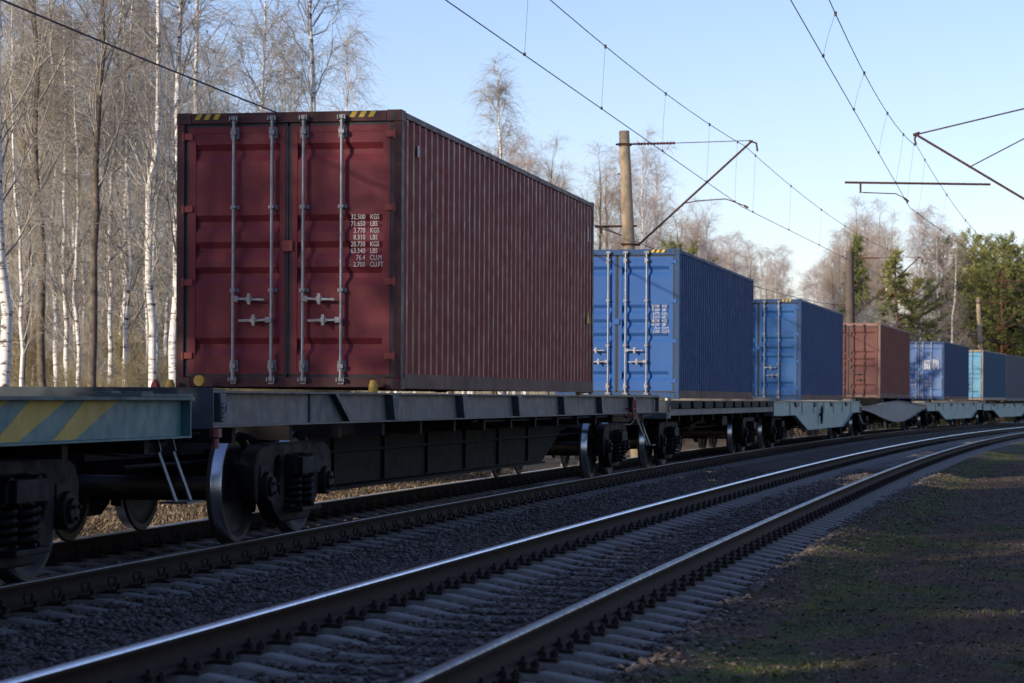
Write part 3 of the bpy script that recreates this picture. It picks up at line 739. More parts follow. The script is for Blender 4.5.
def step_ladder(o, y, x=1.34, m_=None):
    m = MB()
    for dy in (-.17, .17): m.bar((x - .16, y + dy, 1.02), (x - .12, y + dy, .86), .05, .014); m.bar((x - .12, y + dy, .86), (x + .02, y + dy, .49), .055, .014)
    m.box(x - .10, x + .12, y - .2, y + .2, .475, .49)
    m.build('footstep', m_ or pipe, o)
def w0(o, L):
    m = MB()
    for sx in (-1, 1):
        xo = sx * 1.40
        m.box(*sorted((xo - sx * .085, xo - sx * .073)), -L + .04, L - .04, .985, 1.255)
        m.box(*sorted((xo, xo - sx * .14)), -L, L, .97, .984)
    m.box(-1.395, 1.395, -L, -L + .02, .985, 1.254); m.box(-1.395, 1.395, L - .02, L, .985, 1.254)
    m.build_each('side_sill', w_green, o, lambda c: (round(c[0] * .8), round(c[1] / L) if abs(c[0]) < .5 else 0))
    m = MB(); m.box(-1.42, 1.42, -L - .01, L + .01, 1.256, 1.28)
    m.build('deck_plate', w_green_top, o)
    m = MB()                                # warning stripes painted on the near web
    for k in range(7):
        y = 9.915 - k * .98
        poly = [(y - .66, 1.252), (y - .02, 1.252), (y - .84, .99), (y - 1.23, .99)]
        m.prism(poly, 1.3275, 1.329, 'x')
    m.build('warning_stripes', paint('yellow_stripe_paint', (.45, .32, .06), (.36, .26, .06), (.08, .09, .08), .08, .6), o)
    m = MB(); m.box(1.0, 1.405, L - 1.15, L + .012, 1.281, 1.302); m.box(1.02, 1.16, L - 1.1, L - .9, 1.303, 1.32); m.box(1.02, 1.16, L - .45, L - .2, 1.303, 1.32); m.build('lifting_flap', w_green_top, o, bevel=.004)
    MB().box(-1.2, -1.0, L - 1.0, L - .8, 1.281, 1.40).build('lock_seat', redp, o)
    under(o, L, 1.85, 1.0); step_ladder(o, L - .08)
def w1(o, L):
    m = MB()
    for sx in (-1, 1):
        xo = sx * 1.40
        m.box(*sorted((xo - sx * .085, xo - sx * .073)), -L + .03, L - .03, 1.055, 1.312)
        m.box(*sorted((xo, xo - sx * .15)), -L, L, 1.04, 1.054); m.box(*sorted((xo, xo - sx * .15)), -L, L, 1.313, 1.33)
    m.build_each('side_sill', w_grey, o)
    m = MB(); m.box(-1.41, 1.41, -L - .02, -L - .002, 1.03, 1.355); m.box(-1.41, 1.41, L + .002, L + .02, 1.03, 1.355)
    m.box(-1.40, 1.40, -L, -L + .32, 1.331, 1.345); m.build_each('end_beam', w_dark, o, lambda c: c[1] > 0)
    m = MB()
    for k in range(8):                     # forked brackets welded to the outer web
        y = -L + 5.75 + 3.2 * k - (0 if k else 0)
        if y > L - 1: break
        for sx in (-1, 1):
            a, b = sorted((sx * 1.327, sx * 1.415)); m.prism([(y - .13, 1.31), (y + .13, 1.31), (y + .13, 1.2), (y + .06, 1.055), (y - .03, 1.055), (y - .1, 1.2)], a, b, 'x')
    m.build_each('stake_bracket', w_dark, o, lambda c: (c[0] > 0, round(c[1] * 2)), bevel=.006)
    m = MB()
    for sx in (-1, 1):
        a, b = sorted((sx * 1.329, sx * 1.40)); m.prism([(-L + 3.55, 1.311), (-L + 3.65, 1.311), (-L + 4.2, 1.056), (-L + 4.05, 1.056)], a, b, 'x')
        m.prism([(-L + 2.9, 1.311), (-L + 3.55, 1.311), (-L + 4.05, 1.056), (-L + 2.9, 1.056)], *sorted((sx * 1.3285, sx * 1.345)), 'x')
    m.build_each('gusset', w_dark, o, lambda c: (c[0] > 0,))
    m = MB(); m.prism([(-.0, 1.31), (.16, 1.31), (.12, 1.08), (.04, 1.08)], 1.33, 1.43, 'x'); bz = m.build('uncoupling_bracket', w_dark, o, bevel=.01); bz.location = (0, -L + .1, 0)
    m = MB(); m.tube([(1.43, -L + .16, 1.20), (1.455, -L + .19, 1.24), (1.45, -L + .2, 1.16), (1.43, -L + .16, 1.12)], .014, 6); m.build('hook', galv, o)
    m = MB(); m.tube([(1.36, -L + .2, 1.03), (1.36, -L + .2, .96)], .05, 8); m.tube([(1.36, -L + .2, .95), (1.36, -L + .2, .87)], .028, 8); m.build('hose_end_cap', plain('faded_pink_red', (.3, .09, .08), .5), o)
    # deep central belly beam
    m = MB(); prof = [(-L + 3.6, 1.03), (-L + 6.0, .36), (L - 6.3, .33), (L - 4.6, .80), (L - 3.2, 1.03)]
    m.prism(prof, -.52, -.50, 'x'); m.prism(prof, .50, .52, 'x')
    m.box(-.58, .58, -L + 6.0, L - 6.35, .30, .325); m.build('belly_beam', w_belly, o)
    m = MB()
    for y in np.arange(-L + 6.5, L - 6.4, 2.1): m.box(.521, .56, y - .01, y + .01, .36, 1.02)
    m.build_each('belly_stiffener', w_under, o, lambda c: (c[0] > 0, round(c[1] * 2)))
    m = MB(); m.tube([(.6, -L + 4, .93), (.6, L - 4, .93)], .03, 8); m.tube([(1.2, -2, 1.0), (1.2, L - 1.4, 1.0)], .016, 6); m.build('air_pipe', pipe, o)
    def lock(x, y, mm=yelp): MB().tube([(x, y, 1.331), (x, y, 1.41), (x, y, 1.46)], [.05, .05, .03], 10).build('twist_lock', mm, o, smooth=True)
    lock(1.10, 31.95 - 32.0 - L_ / 2 - .12); lock(-1.10, 31.95 - 32.0 - L_ / 2 - .12); lock(1.05, 31.95 - 32 + L_ / 2 + .12)
    MB().tube([(-.76, -6.1, 1.45), (-.76, -6.14, 1.45)], .058, 14).build('lock_disc', yelp, o, smooth=True).location = (0, -.2, .0)
    m = MB()
    for dx in (1.0,): m.prism([(-1.33, 1.345), (-1.24, 1.345), (-1.26, 1.42), (-1.285, 1.46), (-1.31, 1.42)], -6.25, -6.15, 'y')
    m.build('lock_lever', redp, o)
    m = MB()           # handbrake wheel
    cy = L - 3.2; pts = [(1.46, cy + .17 * math.cos(t), 1.12 + .17 * math.sin(t)) for t in np.linspace(0, 2 * math.pi, 21)]
    m.tube(pts, .014, 6)
    for t in (0, 1.05, 2.1): m.tube([(1.46, cy - .17 * math.cos(t), 1.12 - .17 * math.sin(t)), (1.46, cy + .17 * math.cos(t), 1.12 + .17 * math.sin(t))], .01, 6)
    m.tube([(1.3, cy, 1.12), (1.47, cy, 1.12)], .02, 6); m.build('handbrake_wheel', redp, o)
    under(o, L, 2.35, 1.04, axb=1.9); step_ladder(o, L - .9)
def w2(o, L):
    m = MB()
    for sx in (-1, 1): m.box(*sorted((sx * 1.40, sx * 1.32)), -L + .5, L - .02, .985, 1.10)
    m.build_each('side_sill', w_beige, o)
    m = MB()
    for k in range(11):
        y = -L + .85 + k * 1.62
        for sx in (-1, 1): m.prism([(y - .62, 1.245), (y + .62, 1.245), (y + .62, 1.13), (y + .5, 1.102), (y - .5, 1.102), (y - .62, 1.13)], *sorted((sx * 1.30, sx * 1.42)), 'x')
    m.build_each('stake_pocket', w_under, o, lambda c: (c[0] > 0, round(c[1] * 2)), bevel=.01)
    MB().box(-1.3, 1.3, -L + .02, L - .02, 1.2, 1.246).build('deck', paint('old_deck_boards', (.14, .11, .09), (.09, .07, .06), None, rough=.8), o)
    m = MB(); m.box(-1.42, 1.42, -L, -L + .5, .93, 1.25); m.box(-1.42, 1.42, L - .05, L, .93, 1.25); m.build_each('end_beam', w_dark, o, lambda c: c[1] > 0, bevel=.01)
    MB().tube([(1.421, -L + .28, 1.12), (1.44, -L + .28, 1.12)], .06, 12).build('reflector', redp, o)
    under(o, L, 1.5, 1.0, axb=1.6)
    m = MB()
    for k, x in ((0, 1), (1, -1)): m.bar((x * 1.25, -1.6, 1.0), (x * .3, -1.2, .55), .05, .05)
    m.build_each('brace', w_under, o)
    m = MB(); m.box(.9, 1.25, .2, 1.0, .72, .92); m.build('tool_box', w_under, o, bevel=.01)
def belly_side(o, L, mat, prof, top=1.24, name='side_sill'):
    m = MB(); poly = [(-L, top), (L, top)] + prof[::-1]
    m.prism(poly, 1.36, 1.385, 'x'); m.prism(poly, -1.385, -1.36, 'x')
    # bottom flange following the profile
    for sx in (-1, 1):
        for (ya, za), (yb, zb) in zip(prof[:-1], prof[1:]):
            m.bar((sx * 1.40, ya, za - .008), (sx * 1.40, yb, zb - .008), .12, .014)
    return m.build_each(name, mat, o)
def w_trap(mat, extra):
    def f(o, L):
        prof = [(-L, .90), (-L + 4.2, .90), (-L + 7.3, .46), (L - 6.6, .46), (L - 3.2, .88), (L, .90)]
        belly_side(o, L, mat, prof)
        MB().box(-1.42, 1.42, -L, L, 1.243, 1.262).build('deck_plate', mat, o)
        m = MB(); m.box(-1.40, 1.40, -L - .02, -L, .90, 1.27); m.box(-1.40, 1.40, L, L + .02, .90, 1.27); m.build_each('end_beam', w_dark, o, lambda c: c[1] > 0)
        m = MB()
        for y in np.linspace(-L + 3.5, L - 3.5, 7): m.box(1.386, 1.41, y - .02, y + .02, .90, 1.24)
        m.build_each('stiffener', mat, o, lambda c: (c[0] > 0, round(c[1] * 2)))
        m = MB()
        for y in np.linspace(-L + 5, L - 5, 4): m.prism([(y - .5, 1.241), (y + .5, 1.241), (y + .25, 1.1), (y - .25, 1.1)], 1.386, 1.43, 'x')
        m.build_each('lock_pocket', w_dark, o, lambda c: (c[0] > 0, round(c[1] * 2)))
        if extra:
            m = MB(); cy = -1.2; pts = [(1.46, cy + .22 * math.cos(t), .86 + .26 * math.sin(t)) for t in np.linspace(0, 2 * math.pi, 17)]
            m.tube(pts, .02, 6); m.tube([(1.38, cy, .86), (1.46, cy, .86)], .05, 6); m.bar((1.46, cy, .6), (1.46, cy, 1.12), .03, .03); m.build('handbrake_wheel', w_under, o)
        m = MB(); m.box(-1.25, 1.25, -L + .1, -L + 1.4, 1.262, 1.35); m.box(-1.25, 1.25, L - 1.4, L - .1, 1.262, 1.35); m.build_each('bolster_plate', w_beige, o, lambda c: (c[0] > 0, round(c[1] * 2)))
        under(o, L, 2.3, .98)
    return f
def w_fishy(o, L):
    n = 28; top = []; bot = []
    for i in range(n + 1):
        u = i / n; y = -L + 2 * L * u; e = math.sin(math.pi * u) ** 1.5
        top.append((y, 1.10 + .20 * math.sin(math.pi * u) ** 2)); bot.append((y, .98 - .52 * e))
    m = MB(); poly = top + bot[::-1]
    for sx in (-1, 1):
        m.prism(poly, *sorted((sx * 1.36, sx * 1.385)), 'x')
        for i in range(n):
            m.bar((sx * 1.40, *bot[i]), (sx * 1.40, *bot[i + 1]), .12, .014); m.bar((sx * 1.40, *top[i]), (sx * 1.40, *top[i + 1]), .12, .014)
    m.build_each('side_sill', w_fish, o)
    MB().box(-1.35, 1.35, -L, L, 1.05, 1.09).build('deck_plate', w_dark, o)
    m = MB()
    for y in (102.6 - 101.6 - L_ / 2 + .1, 102.6 - 101.6 + L_ / 2 - .1, 1.0): m.box(-1.3, 1.3, y - .25, y + .25, 1.09, 1.41)
    m.build_each('container_seat', w_under, o, lambda c: (c[0] > 0, round(c[1] * 2)))
    m = MB(); m.box(-1.40, 1.40, -L - .02, -L, .95, 1.2); m.box(-1.40, 1.40, L, L + .02, .95, 1.2); m.build_each('end_beam', w_dark, o, lambda c: c[1] > 0)
    under(o, L, 2.3, .98); step_ladder(o, -L + .8)
wagon(-3.5, 19.15, 'empty green flat wagon with yellow diagonal warning stripes along its side, at the left edge', w0)
wagon(19.7, 44.3, 'dark grey flat wagon with a deep belly beam carrying the maroon container', w1)
wagon(45.1, 62.9, 'flat wagon with black stake pockets above a beige beam, under the first blue container', w2)
wagon(63.4, 87.7, 'pale green flat wagon with trapezoid belly and brake wheel, under the second blue container', w_trap(w_pale, True))
wagon(88.4, 114.8, 'grey fish bellied flat wagon with curved side, under the brown container', w_fishy)
wagon(115.5, 142.6, 'pale green trapezoid flat wagon under the navy container with lettering', w_trap(w_pale, False))
wagon(143.3, 169.0, 'last visible pale green flat wagon, under the petrol blue and grey containers', w_trap(w_pale, False))

# ------------------------------------------------------------------ overhead line
mastm = NT('mast_concrete'); co = mastm.coord((1, 1, .25))
mastm.l(mastm.mix(mastm.ramp(mastm.noise(co, 3, 6), [(.35, 0.), (.7, 1.)]), (.50, .38, .24), (.38, .29, .185)), mastm.b.inputs['Base Color']); mastm.b.inputs['Roughness'].default_value = .9
mastm.bump(mastm.noise(mastm.coord(), 14, 5), .5, .01); mastm = mastm.m
mast_dark = plain('dark_weathered_mast', (.13, .105, .09), .9, 0, .35, 3)
rustb = plain('rusty_bracket_steel', (.10, .05, .038), .75, .2, .4, 9)
insul = plain('brown_glazed_insulator', (.12, .03, .03), .3, 0, .2)
wirem = plain('weathered_copper_wire', (.05, .045, .042), .5, .5, .2)
def mast(s, d, lean, mat, label, side=1, left_arm=True, k=.93):
    o = empty('contact_wire_mast', Pv(s, d, -.35), -head(s) + (math.pi if side < 0 else 0))
    tag(o, label, 'mast', 'concrete masts carrying the overhead line')
    tp = -math.tan(lean)
    def X(z): return tp * (z - 5.5)
    z0 = .35      # rail level in local z
    pole = MB().tube([(X(-.5), 0, -.5), (X(4), 0, 4), (X(9.15), 0, 9.15)], [.23 * k, .2 * k, .155 * k], 18).build('mast_pole', mat, o, smooth=True)
    for f in pole.data.polygons:
        pass
    m = MB(); xt = X(8.75)
    m.tube([(xt - .25, 0, 8.78), (xt + .35, 0, 8.78)], .03, 6); m.tube([(xt - .2, 0, 7.95), (xt + .2, 0, 7.95)], .022, 6)
    m.box(xt - .17, xt + .17, -.17, .17, 8.74, 8.80); m.box(X(6) - .19, X(6) + .19, -.19, .19, 5.95, 6.0)
    m.tube([(X(6) + .15, 0, 5.97), (X(6) + .32, 0, 5.97)], .04, 6)
    m.build('mast_clamp', rustb, o)
    m = MB()
    m.tube([(X(6) + .28, 0, 5.97), (3.42, 0, 8.78)], .033, 6); m.build('bracket_tube', rustb, o, smooth=True)
    m = MB(); pts = []; rs = []
    for k in range(25):
        pts.append((xt + .35 + k * .045, 0, 8.78)); rs.append(.045 if k % 2 else .022)
    m.tube(pts, rs, 8); m.build('insulator', insul, o)
    m = MB(); m.tube([(xt + 1.4, 0, 8.78), (3.45, 0, 8.80)], .012, 6); m.tube([(3.35, 0, 8.8), (3.55, 0, 8.72), (3.58, 0, 8.5)], .03, 6); m.build('tie_rod', rustb, o)
    m = MB(); m.tube([(1.55, 0, 7.1), (1.9, 0, 7.16), (2.7, 0, 7.2), (3.28, 0, 6.98)], .017, 6); m.tube([(3.22, 0, 7.0), (3.32, 0, 6.94)], .035, 6); m.build('registration_arm', rustb, o)
    if left_arm:
        m = MB(); m.box(X(6.5) - .95, X(6.5) + .25, -.03, .03, 6.46, 6.52); m.bar((X(6.5) - .85, 0, 6.46), (X(6) - .1, 0, 6.2), .025, .025); m.box(X(6.5) - .8, X(6.5) - .74, -.025, .025, 6.3, 6.46)
        m.build('cross_arm', rustb, o)
    return o
mast(68.6, -3.3, R(2.5), mastm, 'tan concrete mast leaning left, rising behind the first blue container')
mast(123.2, -3.3, R(.5), mast_dark, 'dark grey mast rising behind the brown container in front of the pines', k=1.25)
mast(176.8, -3.3, R(2.6), mastm, 'pale slim concrete mast far down the line, above the petrol blue container')
mast(14.6, -3.6, R(1), mastm, 'concrete mast beside the green wagon, just outside the left edge of the picture')
def mast_right(s, label):
    dt = float(off(s)); o = empty('contact_wire_mast', Pv(s, dt, 0), -head(s))
    tag(o, label, 'mast', 'concrete masts carrying the overhead line')
    xm = 4.75
    MB().tube([(xm, 0, -.6), (xm, 0, 4), (xm, 0, 9.6)], [.22, .19, .145], 16).build('mast_pole', mastm, o, smooth=True)
    m = MB(); m.tube([(.06, 0, 8.38), (xm - .1, 0, 5.5)], .036, 6); m.build('bracket_tube', rustb, o)
    m = MB(); m.tube([(.06, 0, 8.40), (xm - .1, 0, 9.40)], .022, 6); m.tube([(1.42, 0, 7.48), (xm - .1, 0, 9.12)], .018, 6); m.build('tie_rod', rustb, o)
    m = MB(); m.tube([(-1.86, 0, 7.15), (2.0, 0, 7.02)], .034, 6); m.build('registration_tube', rustb, o)
    m = MB(); m.bar((-1.44, 0, 7.14), (-1.44, 0, 6.86), .05, .07); m.tube([(-1.4, 0, 6.87), (-.5, 0, 6.82), (-.2, 0, 6.66)], .016, 6); m.tube([(-.28, 0, 6.7), (-.16, 0, 6.6)], .035, 6); m.build('steady_arm', rustb, o)
    m = MB(); m.tube([(.06, 0, 8.42), (.0, 0, 8.28), (.04, 0, 8.12)], .03, 6); m.tube([(-.04, 0, 8.38), (.14, 0, 8.44)], .045, 6); m.build('suspension_clamp', rustb, o)
mast_right(67.6, 'concrete mast outside the right edge whose rusty brackets reach in over the empty track')
mast_right(121.6, 'mast farther along the empty track outside the right edge')
mast_right(13.6, 'mast beside the empty track near the camera, outside the right edge')
def catenary(label_c, label_m, pts, sag, zc, zm, dx=.07):
    """pts: (x, y) support points; contact wire straight between them, messenger sagging, droppers between"""
    cm = MB(); cat = empty('overhead_line', (0, 0, 0)); tag(cat, label_c, 'overhead wire', 'overhead lines above the two tracks')
    P3 = [Vector((x, y, float(elev(y)) + zc)) for x, y in pts]
    wire = MB().tube([p for p in P3], .0085, 6).build('contact_wire', wirem, cat)
    mp = []; drops = []
    for a, b in zip(P3[:-1], P3[1:]):
        n = 18
        for i in range(n):
            u = i / n; q = a.lerp(b, u); q.z += (zm - zc) - sag * 4 * u * (1 - u); q.x += dx; mp.append(q)
        for u in (.04, .17, .305, .44, .577, .72, .85, .965):
            u += random.uniform(-.006, .006); q = a.lerp(b, u); t = q.copy(); t.z += (zm - zc) - sag * 4 * u * (1 - u); t.x += dx; drops.append((t, q))
    q = P3[-1].copy(); q.z += zm - zc; mp.append(q)
    MB().tube(mp, .0085, 6).build('messenger_wire', wirem, cat)
    for t, q in drops:
        m = MB(); mid = (t + q) / 2 + Vector((random.uniform(-.02, .02), random.uniform(-.02, .02), 0))
        m.tube([t, mid, q], .0028, 4); m.tube([t + Vector((0, 0, .03)), t - Vector((0, 0, .04))], .024, 5); m.tube([q + Vector((0, 0, .035)), q - Vector((0, 0, .015))], .024, 5)
        m.build('dropper', wirem, cat)
    return cat
def sup(s, d, y0=None):
    v = Pv(s, d); return (v.x, v.y)
Bx, By = 742.5, 67.0; b1 = ((742.5 - 512) / F_PX * 67.0, 67.0); a1 = (b1[0] - 53 * .2095, 14.0); a0 = (a1[0] - 50 * .19, -36.)
catenary('thin contact and messenger wires hung over the train on droppers', '', [a0, a1, b1, sup(122.2, .1), sup(176, 0), sup(230, 0), sup(284, 0)], .55, 6.60, 8.28)
b2 = ((910 - 512) / F_PX * 67.0, 67.0); a2 = (b2[0] - 53 * .2095, 14.0); a20 = (a2[0] - 50 * .19, -36.)
s2 = lambda s, d: sup(s, float(off(s)) + d)
catenary('thin contact and messenger wires hung over the empty near track on droppers', '', [a20, a2, b2, s2(121.6, 0), s2(176, 0), s2(230, 0), s2(284, 0)], 1.05, 6.58, 8.28, .19)
m = MB()
fp = []
for sa, sb in ((-38, 14.6), (14.6, 68.6), (68.6, 123.2), (123.2, 176.8), (176.8, 230)):
    A, B = Pv(sa, -4.05, 6.02), Pv(sb, -4.05, 6.02)
    for i in range(12): u = i / 12; q = A.lerp(B, u); q.z += -.32 * 4 * u * (1 - u) + .1; fp.append(q)
fp.append(Pv(230, -4.05, 6.12))
o = MB().tube(fp, .013, 6).build('feeder_cable', wirem); tag(o, 'thick dark cable slanting down across the birches towards the maroon container', 'cable')

# ------------------------------------------------------------------ trees
def tubes_np(PL, RL, m=3):
    """PL (N,K,3) polylines, RL (N,K) radii -> verts, quads"""
    N, K, _ = PL.shape
    T = np.gradient(PL, axis=1); T /= np.linalg.norm(T, axis=2, keepdims=True) + 1e-9
    up = np.where(np.abs(T[..., 2:3]) > .9, np.array([1., 0, 0]), np.array([0, 0, 1.]))
    A = np.cross(T, up); A /= np.linalg.norm(A, axis=2, keepdims=True) + 1e-9; B = np.cross(T, A)
    an = np.arange(m) * 2 * np.pi / m
    V = PL[:, :, None] + RL[:, :, None, None] * (A[:, :, None] * np.cos(an)[:, None] + B[:, :, None] * np.sin(an)[:, None])
    idx = np.arange(N * K * m).reshape(N, K, m); nx = np.roll(idx, -1, axis=2)
    Fq = np.stack([idx[:, :-1], nx[:, :-1], nx[:, 1:], idx[:, 1:]], -1).reshape(-1, 4)
    return V.reshape(-1, 3), Fq
def branch_set(rng, start, dirn, length, K, curl, wob, r0, r1):
    N = len(start); t = np.linspace(0, 1, K)[None, :, None]
    side = rng.normal(size=(N, 1, 3)) * wob
    PL = start[:, None] + dirn[:, None] * length[:, None, None] * t + np.array([0, 0, 1.]) * (curl[:, None, None] * length[:, None, None] * t ** 2) + side * length[:, None, None] * t * (1 - t) * 1.5
    PL = PL + rng.normal(size=PL.shape) * wob * .12 * length[:, None, None] * t
    return PL, r0[:, None] * (1 - np.linspace(0, 1, K)) + r1[:, None] * np.linspace(0, 1, K)
def pick(rng, PL, RL, n, lo, hi):
    N, K, _ = PL.shape; who = np.repeat(np.arange(N), n); t = lo + (hi - lo) * rng.random(len(who)); f = t * (K - 1); i = np.minimum(f.astype(int), K - 2); fr = (f - i)[:, None]
    p = PL[who, i] * (1 - fr) + PL[who, i + 1] * fr; d = PL[who, i + 1] - PL[who, i]; d /= np.linalg.norm(d, axis=1, keepdims=True) + 1e-9
    return who, t, p, d, RL[who, i]
def unit(v): return v / (np.linalg.norm(v, axis=1, keepdims=True) + 1e-9)
def bare_tree(seed, H, spread, n1, n2, n3, r, droop, stems=1, lowest=.25):
    rng = np.random.default_rng(seed)
    K = 18; tz = np.linspace(0, 1, K); SP = []; SR = []
    for k in range(stems):
        a = rng.random() * 6.28; ln = (0.02 if stems == 1 else .25 + .3 * rng.random()); h = H * (1 if k == 0 else .65 + .35 * rng.random())
        cx = np.cumsum(rng.normal(size=K)) * .045 * h / 14; cy = np.cumsum(rng.normal(size=K)) * .045 * h / 14
        cx -= cx[0]; cy -= cy[0]
        SP.append(np.stack([cx + math.cos(a) * ln * h * tz ** .9, cy + math.sin(a) * ln * h * tz ** .9, h * tz * (1 if stems == 1 else .9)], 1)); SR.append(r * (1 - tz) ** .8 * (1 if k == 0 else .8) + .008)
    SP = np.array(SP); SR = np.array(SR)
    tv = tubes_np(SP, SR, 8)
    who, t, p, d, rr = pick(rng, SP, SR, n1, lowest, .985)
    az = rng.random(len(t)) * 6.283; out = np.stack([np.cos(az), np.sin(az), np.zeros(len(t))], 1)
    elv = (.95 if droop > .3 else 1.05) + .35 * rng.random(len(t)); dr = unit(out * np.cos(elv)[:, None] + d * np.sin(elv)[:, None])
    L1 = spread * (1.12 - t) ** .75 * (.6 + .7 * rng.random(len(t))) + .3
    A, AR = branch_set(rng, p, dr, L1, 8, .05 - droop * .55 * rng.random(len(t)), .22, np.minimum(rr * .45, .006 + L1 * .0065), np.full(len(t), .004))
    w2_, t2, p2, d2, r2 = pick(rng, A, AR, n2, .15, 1)
    d2 = unit(d2 + rng.normal(size=d2.shape) * .55 + np.array([0, 0, .15])); L2 = L1[w2_] * (.28 + .3 * rng.random(len(t2))) * (1.2 - .6 * t2) + .12
    Bp, BR = branch_set(rng, p2, d2, L2, 5, -.1 - droop * rng.random(len(t2)), .15, np.minimum(r2 * .7, .0065), np.full(len(t2), .0032))
    w3, t3, p3, d3, r3 = pick(rng, Bp, BR, n3, .1, 1)
    d3 = unit(d3 + rng.normal(size=d3.shape) * .6); L3 = .25 + .55 * rng.random(len(t3))
    Cp, CR = branch_set(rng, p3, d3, L3, 4, -droop * (.3 + 1.0 * rng.random(len(t3))), .15, np.full(len(t3), .0036), np.full(len(t3), .0022))
    vs = []; fs = []; o = 0
    for PLx, RLx, mm in ((A, AR, 4), (Bp, BR, 3), (Cp, CR, 3)):
        v, f = tubes_np(PLx, RLx, mm); vs.append(v); fs.append(f + o); o += len(v)
    return tv, (np.concatenate(vs), np.concatenate(fs))
def bark_white():
    t = NT('birch_bark'); co = t.coord((1, 1, 1))
    bands = t.noise(t.coord((3, 3, 9)), 1.4, 6, .7); big = t.noise(co, .55, 4)
    c = t.mix(t.ramp(bands, [(.52, 0.), (.62, 1.)]), (.72, .69, .64), (.07, .055, .05))
    c = t.mix(t.ramp(big, [(.56, 0.), (.76, .7)]), c, (.20, .16, .13))
    t.l(c, t.b.inputs['Base Color']); t.b.inputs['Roughness'].default_value = .85; t.bump(bands, .4, .01); return t.m
bw = bark_white(); bd = plain('grey_brown_bark', (.19, .155, .12), .9, 0, .7, 7)
tw = plain('birch_twig', (.38, .34, .29), .85, 0, .3, 1.5); tw2 = plain('pale_twig', (.50, .465, .42), .85, 0, .35, 1.5); tw3 = plain('shrub_twig', (.40, .34, .20), .85, 0, .4, 1.2)
fartw = plain('pale_birch_twig', (.46, .39, .36), .85, 0, .25, 1.5); fartw2 = plain('tan_twig', (.40, .31, .22), .85, 0, .3, 1.5)
farw = plain('far_twig', (.36, .32, .21), .85, 0, .35, .4)
PROTO = {}
def proto(key, args, bark, twig, name):
    tv, cv = bare_tree(*args)
    root = empty(name)
    t = np_mesh('trunk', tv[0], tv[1], bark, smooth=True, parent=root); c = np_mesh('crown', cv[0], cv[1], twig, parent=root)
    PROTO[key] = [root, False]
#                 seed  H   spread n1 n2 n3 r droop
proto('b1', (1, 14.5, 2.7, 46, 8, 7, .11, .45), bw, tw, 'birch_tree')
proto('b2', (2, 13.0, 2.1, 42, 8, 7, .068, .5), bw, tw, 'birch_tree')
proto('b3', (3, 15.5, 2.7, 48, 8, 7, .088, .35), bw, tw2, 'birch_tree')
proto('b4', (4, 12.0, 1.9, 38, 7, 7, .055, .55), bw, tw2, 'birch_tree')
proto('d1', (5, 14.0, 3.4, 46, 8, 6, .095, .12, 1, .38), bd, tw, 'bare_tree')
proto('d2', (6, 12.5, 3.0, 42, 8, 6, .075, .18, 1, .35), bd, tw3, 'bare_tree')
proto('f1', (31, 13.5, 3.1, 46, 7, 8, .11, .35), bw, fartw, 'birch_tree')
proto('f2', (32, 12.5, 2.7, 42, 7, 8, .10, .5), bw, fartw, 'birch_tree')
proto('f3', (33, 14.0, 3.4, 44, 7, 7, .12, .25), bd, fartw2, 'bare_tree')
proto('s1', (7, 4.6, 1.6, 16, 7, 7, .035, .1, 9, .12), bd, tw3, 'bare_shrub')
proto('s2', (8, 3.6, 1.4, 15, 7, 7, .03, .1, 10, .08), bd, tw3, 'bare_shrub')
proto('s3', (9, 6.2, 1.9, 20, 7, 7, .045, .1, 7, .15), bd, tw2, 'bare_shrub')

